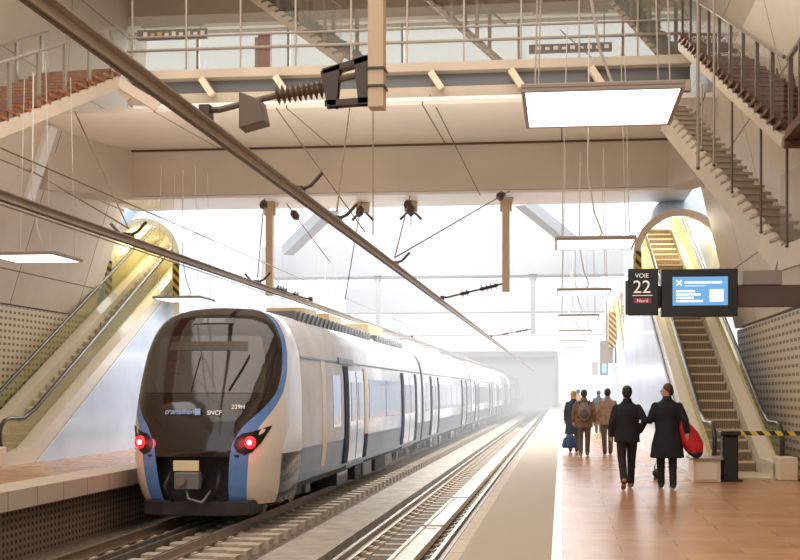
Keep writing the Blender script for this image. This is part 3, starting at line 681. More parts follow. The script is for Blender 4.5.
part(ds, words_bar(sa.x+sw*.22, sa.x+sw*.9, sb.z-sh*.24, .03), 'heading_line', 'scrwhite')
part(ds, words_bar(sa.x+sw*.22, sa.x+sw*.6, sb.z-sh*.33, .008), 'heading_line', 'scrwhite')
mb = MB(); cxs, czs = sa.x+sw*.12, sb.z-sh*.21
mb.beam((cxs-.035, ys-.003, czs-.035), (cxs+.035, ys-.003, czs+.035), .004, .016, (0, 0, 1)); mb.beam((cxs-.035, ys-.003, czs+.035), (cxs+.035, ys-.003, czs-.035), .004, .016, (0, 0, 1))
part(ds, mb, 'cross_symbol', 'scrwhite')
for k, e in enumerate((.42, .52, .38, .55)):
    part(ds, words_bar(sa.x+sw*.07, sa.x+sw*e, sb.z-sh*(.54+.115*k), .028), 'text_line', 'scrwhite')
part(ds, MB().box((sa.x+sw*.67, ys-.004, sa.z+sh*.13), (sa.x+sw*.92, ys-.001, sa.z+sh*.55)), 'white_square', 'scrwhite')
gb = empty('sign_gantry', (4.4, Y+.2, 2.9), 'dark brown gantry arm carrying the platform screens from the right wall', 'gantry')
p, q = at(640, 300, Y+.2), at(740, 312, Y+.2)
part(gb, MB().box((p.x, Y+.13, 2.78), (4.5, Y+.28, 3.08)), 'arm', 'signbrown', bevel=.01)
part(gb, MB().box((q.x+.02, Y+.1, 3.08), (q.x+.55, Y+.3, 3.28)), 'junction_box', 'signgrey', bevel=.01)
part(gb, MB().box((4.35, Y+.0, 2.7), (4.56, Y+.4, 3.15)), 'wall_plate', 'signbrown')
for (px0, pxm, px1, y0, y1, Y2, lab) in ((600, 614, 628, 341, 363, 48, 'small grey and black double display further down the platform'), (592, 599, 608, 362, 375, 80, 'tiny grey display far down the platform')):
    r = empty('display_screen', at((px0+px1)/2, y1, Y2), lab, 'screen')
    a, b_ = at(px0, y1, Y2), at(pxm-1, y0, Y2); c, d = at(pxm+1, y1, Y2), at(px1, y0, Y2)
    part(r, MB().box((a.x, Y2, a.z), (b_.x, Y2+.1, b_.z)), 'back_panel', 'signgrey', bevel=.01)
    part(r, MB().box((c.x, Y2, c.z), (d.x, Y2+.15, d.z)), 'casing', 'black', bevel=.01)
    part(r, MB().box((c.x+.15, Y2-.01, c.z+.15), (d.x-.12, Y2, d.z-.12)), 'screen', 'scrblue')
    part(r, MB().tube([((a.x+b_.x)/2, Y2+.05, b_.z), ((a.x+b_.x)/2, Y2+.05, 7)], .03, 6).tube([((c.x+d.x)/2, Y2+.05, d.z), ((c.x+d.x)/2, Y2+.05, 7)], .03, 6), 'hanger', 'rod')
# ------------------------------------------------------------------ tracks
def rail(x, label):
    r = empty('rail', (x, 10, ZR-.17), label, 'rail')
    z = ZR
    part(r, MB().prism([(x-.07, z-.17), (x+.07, z-.17), (x+.07, z-.155), (x+.012, z-.13), (x+.012, z-.04), (x+.036, z-.03), (x+.036, z-.006), (x-.036, z-.006), (x-.036, z-.03), (x-.012, z-.04), (x-.012, z-.13), (x-.07, z-.155)], 'y', -2, 148), 'web_and_foot', 'steel')
    part(r, MB().box((x-.03, -2, z-.006), (x+.03, 148, z)), 'head', 'railtop')
TC, TL = -2.72, -7.04
for x, lab in ((TC-.74, 'left steel rail of the empty right-hand track'), (TC+.74, 'right steel rail of the empty track, next to the platform'), (TL-.74, 'left rail under the train'), (TL+.74, 'right rail under the train')): rail(x, lab)
sl = MB().box((-1.0, -.13, -.12), (-.5, .13, 0)).box((.5, -.13, -.12), (1.0, .13, 0)).box((-.5, -.07, -.1), (.5, .07, -.03))
for s_ in (-1, 1): sl.box((s_*.74-.14, -.09, 0), (s_*.74+.14, .09, .025))
def sleepers(xc, label, group, n, y0, base=None, sx=1):
    for i in range(n):
        if base is None:
            base = sl.build('sleeper', 'sleeper'); o = base
        else: o = base.copy(); col.objects.link(o)
        o.location = (xc, y0+i*.62, ZR-.17-.025); tag(o, label, 'sleeper', group)
    return base
base = sleepers(TC, 'concrete sleeper under rails of the empty right-hand track', 'sleepers of the right-hand track', 110, 10)
sl2 = MB().box((-1.3, -.14, -.12), (1.8, .14, 0))
for s_ in (-1, 1): sl2.box((s_*.74-.14, -.09, 0), (s_*.74+.14, .09, .025))
sl2.box((1.45, -.15, 0), (1.8, .15, .09))
sl = sl2
sleepers(TL, 'concrete sleeper under the rails the train stands on', 'sleepers of the left-hand track', 120, 9)
ct = empty('cable_trough', (TC, 10, ZR-.1), 'pale cable trough running between the rails of the empty track', 'trough')
part(ct, MB().box((TC+.02, -2, -1.13), (TC+.08, 148, -1.0)).box((TC+.36, -2, -1.13), (TC+.42, 148, -1.0)), 'side_lip', 'rim')
part(ct, MB().box((TC+.08, -2, -1.13), (TC+.36, 148, -1.04)), 'cover', 'trough')
y = 14
while y < 60:
    part(ct, MB().box((TC-.0, y, -1.0), (TC+.44, y+.12, -.985)), 'strap', 'conc'); y += 5.2
gd = MB().box((TL-.36, -2, -1.2), (TL-.3, 148, -1.04)).box((TL-.1, -2, -1.2), (TL-.04, 148, -1.04)).build('guide_channel', 'bed2')
tag(gd, 'low concrete channel between the rails under the train', 'channel')
# ------------------------------------------------------------------ train
def lerp(tab, z):
    if z <= tab[0][0]: return tab[0][1]
    for (a, va), (b2, vb) in zip(tab, tab[1:]):
        if z <= b2:
            t = (z-a)/(b2-a); return va+(vb-va)*t
    return tab[-1][1]
def smooth_tab(tab):
    # Catmull-like smoothing by dense cosine-free resample
    def f(z):
        e = .07; return (lerp(tab, z-e)+2*lerp(tab, z)+lerp(tab, z+e))/4
    return f
WT = [(a_, b_*1.10) for a_, b_ in [(-.62, 1.26), (-.5, 1.34), (-.2, 1.4), (.3, 1.45), (.8, 1.46), (1.3, 1.455), (1.9, 1.44), (2.4, 1.395), (2.75, 1.31), (3.0, 1.19), (3.15, 1.06), (3.26, .88), (3.33, .64), (3.37, .36), (3.39, .15), (3.395, 0)]]
RK = [(-.62, .32), (-.45, .2), (-.2, .08), (.2, .01), (.5, 0), (.8, .03), (1.1, .1), (1.4, .22), (1.8, .44), (2.2, .68), (2.6, .93), (2.9, 1.14), (3.15, 1.38), (3.28, 1.58), (3.36, 1.8), (3.39, 2.0), (3.395, 2.1)]
Wf = smooth_tab(WT); Rf = smooth_tab(RK); NE = 3.0; YN = 18.5; YB = YN+2.1
def nose(t, z, off=0.0, xc=TL, yn=YN):
    yb = yn+2.1
    def base(t, z):
        a = t*math.pi/2; W_ = lerp(WT, z) if z > 3.0 else Wf(z); yf = yn+(lerp(RK, z) if z > 3.2 else Rf(z)); sn, cs = math.sin(a), max(0, math.cos(a))
        return Vector((xc+W_*math.copysign(abs(sn)**(2/NE), sn), yb-(yb-yf)*cs**(2/NE), z))
    p = base(t, z)
    if off:
        e = .01; du = base(min(1, t+e), z)-base(max(-1, t-e), z); dv = base(t, z+e)-base(t, z-e)
        n = du.cross(dv)
        if n.length > 1e-9:
            n.normalize()
            if n.y > 0 and abs(t) < .8: n = -n
            if abs(t) >= .8 and n.x*t < 0: n = -n
            p = p+n*off
    return p
TM = [(-.62, .19), (-.2, .19), (.35, .2), (.65, .22), (.95, .3), (1.15, .41), (1.35, .52), (1.6, .63), (2.0, .68), (2.6, .69), (2.9, .67), (3.1, .64), (3.25, .61), (3.39, .58)]
TS = [(-.62, .35), (-.2, .35), (.35, .36), (.65, .38), (.95, .46), (1.15, .55), (1.35, .64), (1.6, .72), (2.0, .765), (2.6, .775), (2.9, .76), (3.1, .74), (3.25, .72), (3.39, .7)]
tm, ts_ = smooth_tab(TM), smooth_tab(TS)
train = empty('train', (TL, 30, ZR), 'silver and blue commuter train with black nose and red tail lights at the far platform', 'train')
def patch(name, m, t0, t1, z0, z1, off, nu=24, nv=40, parent=train, smooth=True):
    f0 = t0 if callable(t0) else (lambda z: t0); f1 = t1 if callable(t1) else (lambda z: t1)
    mb = MB(); mb.grid(lambda u, v: nose(f0(z0+(z1-z0)*v)+(f1(z0+(z1-z0)*v)-f0(z0+(z1-z0)*v))*u, z0+(z1-z0)*v, off), nu, nv)
    return part(parent, mb, name, m, smooth=smooth, fixn=False)
# the shell behind everything (silver), with the lower middle left open for the coupler
patch('nose_mask', 'blackg', lambda z: -tm(z), tm, .36, 3.39, 0, 40, 70)
for s_ in (-1, 1):
    patch('blue_stripe', 'blue', (lambda z, s_=s_: s_*tm(z)), (lambda z, s_=s_: s_*ts_(z)), -.6, 3.39, 0, 8, 80)
    patch('cheek_panel', 'livwhite', (lambda z, s_=s_: s_*ts_(z)), (lambda z, s_=s_: s_*max(ts_(z)+.01, lerp([(-.6, .72), (.5, .74), (1.0, .84), (1.45, .76), (1.8, .7), (3.24, .6)], z))), -.6, 3.39, 0, 10, 80)
    patch('nose_side', 'silver', (lambda z, s_=s_: s_*max(ts_(z)+.01, lerp([(-.6, .72), (.5, .74), (1.0, .84), (1.45, .76), (1.8, .7), (3.24, .6)], z))), s_*1.0, .38, 3.39, 0, 10, 60)
    patch('nose_skirt', 'skirt', s_*.725, s_*1.0, -.6, .38, 0, 10, 24)
# windscreen
ws = patch('windscreen', 'screen_glass', lambda z: -lerp([(1.58, .46), (2.0, .47), (2.72, .40)], z), lambda z: lerp([(1.58, .46), (2.0, .47), (2.72, .40)], z), 1.58, 2.72, .012, 24, 20)
def sub(o, mb, name, m, **k):
    q = mb.build(name, m, **k); q.parent = o; return q
def npt(x, z, off): # nose point for lateral offset x
    W_ = Wf(z); t = math.asin(min(1, abs(x)/W_)**(NE/2))/(math.pi/2)*(1 if x > 0 else -1); return nose(t, z, off)
part(train, MB().tube([npt(-.12, 1.6, .03), npt(-.1, 2.0, .03), npt(-.08, 2.3, .03)], .008, 6), 'wiper', 'under')
part(train, MB().tube([npt(.62, 1.62, .04), npt(.78, 2.0, .05), npt(.88, 2.3, .05)], .015, 6), 'wiper', 'black')
patch('destination_display', 'dark', -.24, .26, 2.42, 2.6, .02, 12, 6)
patch('headlamp_cluster', 'bgrey', -.12, .12, 2.98, 3.1, .015, 10, 5)
patch('headlamp_cluster', 'screen_glass', -.05, .05, 2.99, 3.09, .022, 6, 5)
def lampshape(s_):
    # dark teardrop housing with the red lamp in it
    mb = MB(); pts = [(.68, .58), (.72, .72), (.82, .8), (1.0, .84), (1.26, .95), (1.24, .88), (1.12, .62), (.98, .44), (.86, .4), (.74, .46)]
    c = npt(s_*1.07, .65, .035); ring = [npt(s_*(x+.12), z, .02) for x, z in pts]; n = len(ring)
    mb.add([c]+ring, [(0, 1+i, 1+(i+1) % n) for i in range(n)])
    h = part(train, mb, 'tail_light_housing', 'black', smooth=False)
    p = npt(s_*1.06, .63, .05)
    for rr, m_, dd in ((.12, 'red', 0), (.055, 'redcore', .02)):
        b2 = MB().ball(p+Vector((0, -dd, 0)), (rr, .05, rr), 16, 8); q = b2.build('red_lens' if m_ == 'red' else 'lamp_core', m_, smooth=True); q.parent = h
    l = bpy.data.lights.new('tail_glow', 'POINT'); l.energy = 5; l.color = (1, .1, .1); l.shadow_soft_size = .1
    o = bpy.data.objects.new('tail_glow', l); col.objects.link(o); o.location = p+Vector((0, -.25, 0))
lampshape(-1); lampshape(1)
# recess, coupler, valance
part(train, MB().box((TL-.9, YN+.55, -.62), (TL+.9, YN+.6, .6)).box((TL-.9, YN+.1, .36), (TL+.9, YN+.6, .4)), 'coupler_recess', 'under')
cp = part(train, MB().tube([(TL+.0, YN+.6, -.1), (TL+.0, YN-.12, -.1)], [.12, .14], 12).box((TL-.26, YN-.2, -.24), (TL+.22, YN-.02, .08)), 'coupler', 'undermet', bevel=.02)
sub(cp, MB().box((TL-.3, YN-.14, .1), (TL+.2, YN-.1, .3)), 'cover_plate', 'creambox', bevel=.01)
sub(cp, MB().tube([(TL-.1, YN-.22, -.08), (TL-.1, YN-.3, -.08)], .09, 12), 'coupler_face', 'steel')
part(train, MB().tube([(TL-.05, YN-.1, -.2), (TL-.0, YN-.15, -.42), (TL+.25, YN-.1, -.5), (TL+.35, YN+.1, -.3)], .03, 8), 'air_hose', 'undermet', smooth=True)
part(train, MB().tube([(TL-.45, YN+.2, .1), (TL-.5, YN-.05, -.2), (TL-.4, YN+.1, -.5)], .035, 8), 'air_hose', 'under', smooth=True)
part(train, MB().tube([(TL+.5, YN+.2, .1), (TL+.52, YN-.02, -.2), (TL+.42, YN+.1, -.45)], .035, 8), 'air_hose', 'under', smooth=True)
vs = MB(); vs.prism([(TL-1.15, YN+.9), (TL-1.05, YN+.3), (TL-.6, YN+.12), (TL+.6, YN+.12), (TL+1.05, YN+.3), (TL+1.15, YN+.9)], 'z', -.78, -.5)
part(train, vs, 'valance', 'under', bevel=.02)
part(train, MB().box((TL-1.3, YN+.9, -.55), (TL+1.3, YN+3.2, -.3)), 'front_underframe', 'under')
# livery marks
def nose_text(body, size, x, z, m, name, tilt=62, shear=0):
    p = npt(x, z, .02); o = text(body, size, p+Vector((0, -.03, 0)), (R(tilt+10), 0, 0), m, None, name, .001, 'CENTER', shear)
    o.parent = train; o.matrix_parent_inverse = Matrix.Translation(train.location).inverted(); return o
C['bluetxt'] = M('blue_lettering', (150, 180, 226), .4, emi=(150, 180, 226), es=.15)
nose_text('transilien', .16, -.27, 1.17, 'bluetxt', 'operator_lettering', shear=.3)
p = npt(.1, 1.2, .03)
part(train, MB().box((p.x-.06, p.y-.03, 1.16), (p.x+.05, p.y-.02, 1.28)), 'blue_logo', 'bluetxt')
nose_text('SNCF',   .12, .42, 1.16, 'txt', 'railway_lettering')
nose_text('239H', .12, .84, 1.27, 'txt', 'unit_number')
# car bodies
def section(zb=-.3):
    zs = [zb+(3.0-zb)*i/14 for i in range(15)]+[3.08, 3.15, 3.2, 3.26, 3.3, 3.33, 3.36, 3.38, 3.39]
    r = [(W_, z) for z in zs for W_ in [lerp(WT, z)]]
    return [(x, z) for x, z in r]+[(-x, z) for x, z in reversed(r)]
sec = section()
def side_x(z): return lerp(WT, z)
def sidebox(mb, s_, y0, y1, z0, z1, off=.0, th=.03, nv=6):
    """panel hugging the body side"""
    vs = []
    for j in range(nv+1):
        z = z0+(z1-z0)*j/nv; xo = TL+s_*(side_x(z)+off); xi = xo-s_*th
        vs += [(xo, y0, z), (xo, y1, z), (xi, y1, z), (xi, y0, z)]
    fs = []
    for j in range(nv):
        a = j*4; fs += [(a+k, a+(k+1) % 4, a+4+(k+1) % 4, a+4+k) for k in range(4)]
    fs += [(3, 2, 1, 0), (nv*4, nv*4+1, nv*4+2, nv*4+3)]
    return mb.add(vs, fs)
def tp_(o, mb, name, m, **k): return sub(o, mb, name, m, **k)
cars = [(YB, 38.6), (39.3, 60), (60.7, 81), (81.7, 102), (102.7, 123), (123.7, 143)]
for ci, (y0, y1) in enumerate(cars):
    mb = MB(); n = len(sec)
    mb.add([(TL+x, y0, z) for x, z in sec]+[(TL+x, y1, z) for x, z in sec], [(i, i+1, n+i+1, n+i) for i in range(n-1)]+[(n-1, 0, n, 2*n-1), tuple(range(n)), tuple(range(2*n-1, n-1, -1))])
    car = part(train, mb, 'car_body', 'silver', smooth=False)
    for pl in car.data.polygons: pl.use_smooth = len(pl.vertices) == 4
    detail = ci < 3
    for s_ in ((1, -1) if detail else (1,)):
        tp_(car, sidebox(MB(), s_, y0+.02, y1-.02, -.28, .42, .006), 'lower_band', 'sideblue')
        if ci == 0: doors = [(25.2, 27.2), (34.2, 36.8)]
        else: L = y1-y0; doors = [(y0+2.4, y0+4.4), (y1-5.2, y1-3.2)]
        if ci == 0:
            tp_(car, sidebox(MB(), s_, 22.42, 22.8, -.1, 2.35, .012), 'cab_door_pillar', 'crpil')
            tp_(car, sidebox(MB(), s_, 23.5, 24.3, .75, 2.0, .012), 'window', 'winglass')
            tp_(car, sidebox(MB(), s_, 24.2, 25.9, 2.3, 2.45, .05), 'door_hood', 'bgrey')
        prev = y0+.8 if ci else 24.5
        for (d0, d1) in doors:
            dr = tp_(car, sidebox(MB(), s_, d0, d1, -.18, 2.15, .02), 'door', 'doorm')
            mid = (d0+d1)/2
            for (w0_, w1_) in ((d0+.28, mid-.14), (mid+.14, d1-.28)):
                pass
            tp_(car, sidebox(MB(), s_, d0+.3, mid-.22, .85, 1.85, .03), 'door_window', 'doorglass')
            tp_(car, sidebox(MB(), s_, mid+.22, d1-.3, .85, 1.85, .03), 'door_window', 'doorglass')
            tp_(car, sidebox(MB(), s_, mid-.015, mid+.015, -.15, 2.12, .028), 'door_seam', 'dkpil')
            tp_(car, sidebox(MB(), s_, d0-.5, d0-.02, -.2, 2.25, .04), 'door_pillar', 'dkpil')
            tp_(car, sidebox(MB(), s_, d1+.02, d1+.42, .45, 2.25, .04), 'door_pillar', 'crpil' if ci == 0 and d0 < 30 else 'dkpil')
            tp_(car, sidebox(MB(), s_, d1+.02, d1+.42, -.2, .45, .04), 'door_pillar', 'dkpil')
            if detail: tp_(car, MB().box((TL+s_*1.4, d0-.1, -.34), (TL+s_*1.56, d1+.1, -.28)), 'door_step', 'undermet')
        segs = [(doors[0][1]+.7, doors[1][0]-.8)]
        if ci: segs += [(y0+.3, doors[0][0]-.8), (doors[1][1]+.7, y1-.3)]
        for (g0, g1) in segs:
            nn = max(1, int((g1-g0)/2.3)); wl = (g1-g0)/nn
            for k in range(nn):
                tp_(car, sidebox(MB(), s_, g0+k*wl+.1, g0+(k+1)*wl-.1, .85, 1.95, .012), 'window', 'winglass')
        tp_(car, sidebox(MB(), s_, y0+.1, y1-.1, 2.32, 2.36, .015), 'gutter', 'bgrey')
    # underframe
    uf = tp_(car, MB().box((TL-1.25, y0+.1, -.5), (TL+1.25, y1-.1, -.3)), 'underframe', 'under')
    y = y0+4.2 if ci else y0+5
    while y < y1-4.5:
        l = random.choice((.8, 1.3, 1.7)); x_ = random.uniform(1.2, 1.32)
        tp_(car, MB().box((TL-x_, y, -.84), (TL+x_, y+l, -.45)), 'equipment_box', random.choice(('under', 'skirt', 'undermet')), bevel=.03)
        y += l+random.choice((.3, .5))
    for by in (y0+(1.0 if ci == 0 else 2.2), y1-2.2):
        bg = tp_(car, MB().box((TL-1.05, by-1.3, -.74), (TL+1.05, by+1.3, -.56)).box((TL-1.12, by-1.5, -.7), (TL-1.0, by+1.5, -.52)).box((TL+1.0, by-1.5, -.7), (TL+1.12, by+1.5, -.52)), 'bogie', 'under')
        for wy in (by-1.1, by+1.1):
            for s_ in (-1, 1):
                tp_(car, MB().tube([(TL+s_*.68, wy, -.53), (TL+s_*.8, wy, -.53)], [.42, .42], 24), 'wheel', 'steel')
                tp_(car, MB().box((TL+s_*1.02, wy-.2, -.72), (TL+s_*1.2, wy+.2, -.38)), 'axle_box', 'undermet', bevel=.03)
        if detail:
            for s_ in (-1, 1): tp_(car, MB().tube([(TL+s_*1.1, by-.9, -.5), (TL+s_*1.15, by, -.62), (TL+s_*1.1, by+.9, -.45)], .035, 8), 'damper', 'undermet')
    # roof gear
    if ci == 0:
        bz = 3.36
        tp_(car, MB().prism([(25.0, bz-.1), (25.2, bz+.42), (26.5, bz+.46), (26.8, bz-.1)], 'x', TL-.55, TL+.45), 'roof_box', 'creambox', bevel=.03)
        tp_(car, MB().box((TL-.5, 27.2, bz-.1), (TL+.62, 28.8, bz+.42)), 'roof_box', 'creambox', bevel=.03)
        tp_(car, MB().box((TL-.5, 32.5, bz-.1), (TL+.7, 35.2, bz+.5)), 'roof_box', 'creambox', bevel=.03)
    for g0, g1 in (((22.2, 31.0), (32.0, 37.5)) if ci == 0 else ((y0+1, y0+7), (y0+9, y1-1.5))):
        mb = MB()
        for s_ in (-1, 1): mb.box((TL+s_*1.0-.03, g0, 3.15), (TL+s_*1.0+.03, g1, 3.44))
        y = g0
        while y < g1:
            for s_ in (-1, 1):
                mb.beam((TL+s_*1.04, y, 3.16), (TL+s_*1.04, y+.35, 3.44), .05, .05)
            mb.box((TL-.98, y, 3.38), (TL+.98, y+.08, 3.44)); y += .42 if detail else 1.2
        tp_(car, mb, 'roof_rack', 'bgrey' if ci == 0 else 'roofm')
    for k in range(3):
        yy = y0+5+k*5
        if yy < y1-2 and ci: tp_(car, MB().box((TL-.8, yy, 3.34), (TL+.8, yy+2.2, 3.62)), 'roof_unit', 'roofm', bevel=.05)
    if ci in (1, 3):
        yy = y0+4; pn = tp_(car, MB().box((TL-.5, yy-.5, 3.36), (TL+.5, yy+.9, 3.46)), 'pantograph_base', 'roofm')
        tp_(car, MB().tube([(TL, yy+.7, 3.35), (TL, yy-.6, 3.7), (TL, yy+.3, 3.94)], .03, 8).tube([(TL-.6, yy+.3, 3.94), (TL+.6, yy+.3, 3.94)], .025, 8), 'pantograph', 'bgrey')
    if ci < len(cars)-1:
        part(train, MB().prism([(TL+x*.985, .985*z+.02) for x, z in sec], 'y', y1, y1+.7), 'gangway', 'dkpil')
# ------------------------------------------------------------------ people
def remesh(o, vox, sm=4):
    m = o.modifiers.new('remesh', 'REMESH'); m.mode = 'VOXEL'; m.voxel_size = vox; m.use_smooth_shade = True
    if sm:
        s_ = o.modifiers.new('smooth', 'SMOOTH'); s_.factor = .5; s_.iterations = sm
    return o
def person(px, Y, facing, H, label, top, trous, hair, shoes, hem=.86, long=False, lf=.0, rf=.0, lift='n', armL='down', armR='down', head_turn=0, vox=.012, slim=1.0, longhair=False, collar=True, flare=1.0, X=None):
    s = H/1.75
    xx = at(px, 392, Y).x if X is None else X
    r = empty('person', (xx, Y, 0), label, 'person', rz=facing)
    V = Vector
    hip = [V((-.09, 0, .9)), V((.09, 0, .9))]
    offs = [lf, rf]; ank = []; knee = []
    for i, sx in ((0, -1), (1, 1)):
        lifted = (lift == 'l' and i == 0) or (lift == 'r' and i == 1)
        a = V((sx*.085, offs[i], .16 if lifted else .085)); k = (hip[i]+a)/2+V((sx*.005, .05+(.06 if lifted else 0), .02)); ank.append(a); knee.append(k)
    def arm(sx, mode):
        sh = V((sx*.172*slim, -.01, 1.375))
        if mode == 'down': return [sh, V((sx*.235*slim, -.02, 1.14)), V((sx*.235*slim, .06, .90))]
        if mode == 'back': return [sh, V((sx*.25*slim, -.08, 1.15)), V((sx*.28*slim, -.06, .93))]
        if mode == 'pocket': return [sh, V((sx*.27*slim, -.08, 1.16)), V((sx*.2*slim, .06, .97))]
        if mode == 'bent': return [sh, V((sx*.25*slim, -.02, 1.14)), V((sx*.2*slim, .24, 1.16))]
        return [sh, V((sx*.24, 0, 1.15)), V((sx*.24, .08, .92))]
    arms = [arm(-1, armL), arm(1, armR)]
    # body: one continuous surface
    b = MB()
    Rz = Matrix.Rotation(head_turn, 4, 'Z')
    hc = V((0, .015, 1.635))
    b.ball(hc, (.076, .094, .108), 18, 12)
    def hp(x, y, z): return hc+Rz @ V((x, y, z))
    b.ball(hp(0, .03, -.055), (.058, .07, .062), 14, 9)
    b.tube([hp(0, .088, .015), hp(0, .112, -.022)], [.012, .018], 8)
    b.ball(hp(0, .09, -.055), (.026, .014, .012), 8, 6)
    for sx in (-1, 1):
        b.ball(hp(sx*.077, -.002, -.012), (.014, .024, .034), 8, 6); b.ball(hp(sx*.03, .083, .012), (.016, .012, .01), 8, 6)
    b.tube([(0, -.01, 1.42), (0, 0, 1.56)], [.062, .055], 14)
    b.rings([(0, 0, .86, .15, .1), (0, 0, 1.0, .14, .095), (0, 0, 1.15, .15, .1), (0, -.005, 1.32, .165, .1), (0, -.005, 1.4, .13, .075), (0, 0, 1.46, .07, .055)], 20)
    for i in (0, 1):
        sh, el, wr = arms[i]; b.tube([sh, el, wr], [.044, .038, .026], 12); b.ball(sh, .045, 10, 7); b.ball(el, .04, 10, 7)
        d = (wr-el).normalized(); pc = wr+d*.045; sx = -1 if i == 0 else 1
        fwd = V((0, 1, 0)) if abs(d.y) < .7 else V((0, 0, 1))
        b.tube([wr, wr+d*.03, wr+d*.085], [.026, .038, .036], 10, flat=.9)
        for k in range(4):
            base_ = wr+d*.08+fwd*(-.027+.018*k); Lf = (.06, .075, .07, .055)[k]; inn = V((-sx*.012, 0, 0))
            b.tube([base_, base_+d*Lf*.5+inn, base_+d*Lf+inn*2.6], [.009, .0085, .007], 6)
        tb_ = wr+d*.03+fwd*.03; b.tube([tb_, tb_+fwd*.03+d*.03, tb_+fwd*.03+d*.06+V((-sx*.012, 0, 0))], [.011, .01, .008], 6)
        b.tube([hip[i], knee[i], ank[i]], [.085, .055, .037], 12); b.ball(knee[i], .055, 10, 7)
        b.tube([ank[i]+V((0, -.03, -.03)), ank[i]+V((0, .14, -.05))], [.035, .03], 8)
    bo = b.build('body', 'skin', r); remesh(bo, vox*.75, 2)
    # trousers
    t = MB(); t.rings([(0, 0, .8, .13, .1), (0, 0, .9, .165, .125), (0, 0, 1.02, .155, .11)], 18)
    for i in (0, 1):
        t.tube([hip[i]+V((0, 0, .02)), (hip[i]+knee[i])/2, knee[i], (knee[i]+ank[i])/2, ank[i]+V((0, 0, .0))], [.1, .088, .075, .066, .06], 14)
        t.ball(ank[i], .058, 10, 6)
    remesh(t.build('trousers', trous, r), vox)
    # shoes
    for i in (0, 1):
        a = ank[i]; lifted = a.z > .1; sxx = MB(); tip = V((0, .2, -.045)); heel = V((0, -.055, -.045))
        if lifted: tip = V((0, .17, -.125)); heel = V((0, -.07, .0))
        h_ = a+heel; q_ = a+tip
        sxx.tube([h_+V((0, -.015, .005)), h_+V((0, .03, .02)), (h_+q_)/2+V((0, 0, .0)), q_-V((0, .05, .0)), q_], [.03, .044, .042, .044, .022], 12, flat=.8)
        sxx.tube([a+V((0, -.01, .02)), h_+V((0, .03, .0))], [.05, .045], 10)
        for pt in sxx.v: pass
        sxx.v = [(x, y, max(.0, z)) for x, y, z in sxx.v]
        remesh(sxx.build('shoe', shoes, r), vox*.8, 2)
    # jacket
    j = MB(); zb = .5 if long else hem
    if long: rs = [(0, -.01, .52, .25*flare, .17), (0, -.01, .75, .225*flare, .16), (0, 0, .98, .195, .145)]
    else: rs = [(0, 0, hem, .205*slim, .145), (0, 0, .98, .19*slim, .135)]
    rs += [(0, 0, 1.12, .185*slim, .13), (0, -.01, 1.27, .205*slim, .14), (0, -.01, 1.36, .2*slim, .125), (0, -.005, 1.425, .155*slim, .1), (0, -.005, 1.46, .105*slim, .085), (0, 0, 1.5, .075, .075)]
    j.rings(rs, 24)
    for i in (0, 1):
        sh, el, wr = arms[i]; j.ball(sh, .068, 12, 8); j.tube([sh, (sh+el)/2, el, (el+wr)/2, wr], [.066, .066, .062, .056, .05], 14); j.ball(el, .064, 10, 7)
    jo = j.build('coat' if long else 'jacket', top, r); remesh(jo, vox, 5)
    if collar: remesh(MB().tube([(0, -.012, 1.46), (0, -.008, 1.54)], [.09, .072], 18).build('collar', top, r), vox*.8, 2)
    # hair
    h = MB(); h.ball(hp(0, -.02, .028), (.087, .098, .098), 18, 12)
    if longhair: h.ball(hp(0, -.045, -.08), (.085, .06, .12), 14, 9)
    else: h.ball(hp(0, -.045, -.02), (.074, .062, .08), 14, 9)
    remesh(h.build('hair', hair, r), vox*.7, 3)
    r.scale = (s, s, s)
    return r
PA = person(627, 16.6, R(4), 1.70, 'person walking away in black suit jacket and dark trousers with brown shoes', 'coatbk', 'troubk', 'hairbk', 'shoebr', hem=.80, lf=-.28, rf=.16, lift='l', armL='down', armR='pocket', slim=1.08, vox=.012)
PB = person(667, 16.7, R(3), 1.74, 'person in long black overcoat walking away, head turned to the left', 'coatbk', 'troubk', 'hairbr', 'black', long=True, lf=.06, rf=-.1, lift='n', armL='bent', armR='back', head_turn=R(60), slim=1.14, flare=1.14)
PC = person(584, 25, R(-3), 1.66, 'person in brown hooded jacket walking away with a grey backpack', 'coatbr', 'trougr', 'hairbr', 'shoebr', hem=.76, lf=-.05, rf=.12, armL='down', armR='down', slim=1.15, vox=.016)
PD = person(573.5, 26.6, R(5), 1.64, 'blonde person in dark coat at far left of the walking group', 'coatnv', 'trougr', 'hairbl', 'black', long=True, lf=.0, rf=-.05, slim=.95, vox=.018, longhair=True)
PE = person(607.5, 25.6, R(2), 1.69, 'person in khaki jacket partly hidden behind the black suit jacket', 'coatkh', 'trougr', 'hairbk', 'black', hem=.8, lf=-.18, rf=.1, slim=1.05, vox=.016)
PF = person(598.5, 39, R(0), 1.66, 'distant person in navy jacket seen between the walking people', 'coatnv', 'troubk', 'hairbk', 'black', hem=.8, lf=-.1, rf=.1, vox=.02)
PG = person(578, 44, R(0), 1.72, 'most distant person in khaki jacket at platform edge in the haze', 'coatkh', 'trougr', 'hairbr', 'black', hem=.8, lf=.1, rf=-.1, vox=.022)
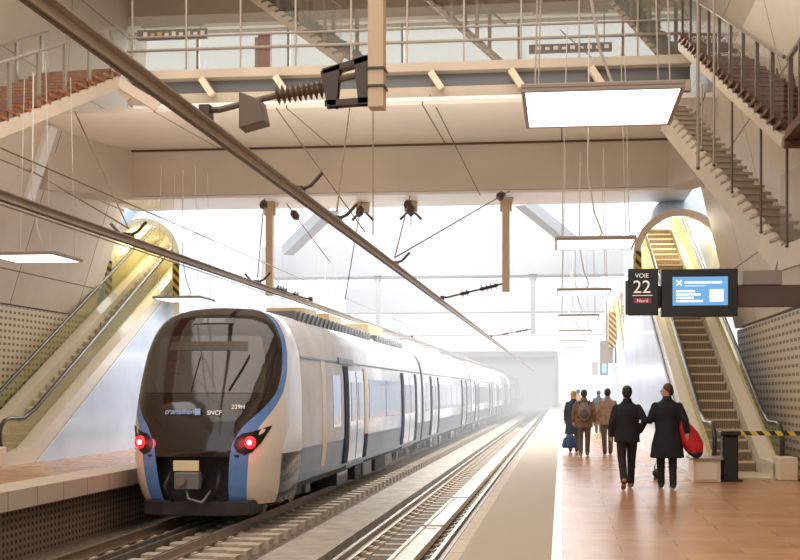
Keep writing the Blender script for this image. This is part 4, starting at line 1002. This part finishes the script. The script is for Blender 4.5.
# bags
def at_person(p, v): return p.location+Vector(v)
def bag(name, c, build, label, cat):
    r = empty(name, c, label, cat); build(r, Vector(c)); return r
bc = at_person(PC, (0, -.25, 1.12))
def backpack(r, c):
    o = part(r, MB().ball(c, (.16, .1, .22), 18, 12), 'main_pouch', 'packgrey', smooth=True)
    part(r, MB().ball(c+Vector((0, -.09, -.06)), (.11, .06, .12), 14, 9), 'front_pocket', 'trougr', smooth=True)
    part(r, MB().tube([c+Vector((0, .02, .2)), c+Vector((-.03, 0, .25)), c+Vector((.03, 0, .25)), c+Vector((0, .02, .2))], .01, 6), 'grab_handle', 'black')
    for s_ in (-1, 1): part(r, MB().tube([c+Vector((s_*.1, .05, .17)), c+Vector((s_*.13, .16, .26)), c+Vector((s_*.15, .3, .2)), c+Vector((s_*.15, .34, .0)), c+Vector((s_*.14, .06, -.15))], .018, 6), 'shoulder_strap', 'black', smooth=True)
bag('backpack', bc, backpack, 'grey backpack worn by the person in brown jacket', 'backpack')
def redbag(r, c):
    mb = MB(); mb.rings([(c.x+.1, c.y, c.z-.3, .06, .05), (c.x+.07, c.y, c.z-.24, .14, .1), (c.x+.03, c.y, c.z-.1, .19, .12), (c.x-.03, c.y, c.z+.08, .16, .11), (c.x-.1, c.y, c.z+.22, .1, .08), (c.x-.14, c.y, c.z+.3, .03, .03)], 22)
    part(r, mb, 'bag_body', 'bagred', smooth=True)
    mb = MB(); mb.rings([(c.x+.1, c.y, c.z-.36, .03, .03), (c.x+.1, c.y, c.z-.31, .09, .07), (c.x+.08, c.y, c.z-.25, .135, .1)], 18); part(r, mb, 'bag_base', 'black', smooth=True)
    part(r, MB().tube([c+Vector((-.12, 0, .27)), c+Vector((-.17, 0, .42)), c+Vector((-.13, .05, .55)), c+Vector((-.1, .04, .27))], .012, 6), 'carrying_strap', 'black', smooth=True)
rb = at_person(PB, (.38, .05, .86)); bag('shoulder_bag', rb, redbag, 'bright red bag carried at the right side of long black overcoat', 'bag')
def smallbag(r, c):
    part(r, MB().ball(c, (.085, .1, .09), 12, 8), 'bag_body', 'black', smooth=True)
    part(r, MB().tube([c+Vector((-.05, 0, .06)), c+Vector((-.03, 0, .17)), c+Vector((.04, 0, .17)), c+Vector((.06, 0, .06))], .01, 6), 'handle', 'black', smooth=True)
    part(r, MB().box(c+Vector((-.06, -.05, -.11)), c+Vector((.06, .05, -.08))), 'bag_base', 'trougr')
bag('small_bag', (1.74, 18.6, .11), smallbag, 'small black bag standing on the floor just beyond the long overcoat', 'bag')
def bluebag(r, c):
    mb = MB(); mb.rings([(c.x, c.y, c.z-.18, .17, .08), (c.x, c.y, c.z-.1, .19, .1), (c.x+.01, c.y, c.z+.06, .15, .08), (c.x+.03, c.y, c.z+.16, .07, .04)], 18); part(r, mb, 'bag_body', 'bagblue', smooth=True)
    part(r, MB().tube([c+Vector((-.07, 0, .12)), c+Vector((.02, 0, .34)), c+Vector((.1, 0, .12))], .012, 6), 'handle', 'bagblue', smooth=True)
bag('carrier_bag', (PD.location.x-.12, 25.9, .34), bluebag, 'dark blue bag carried low at the left of the walking group', 'bag')
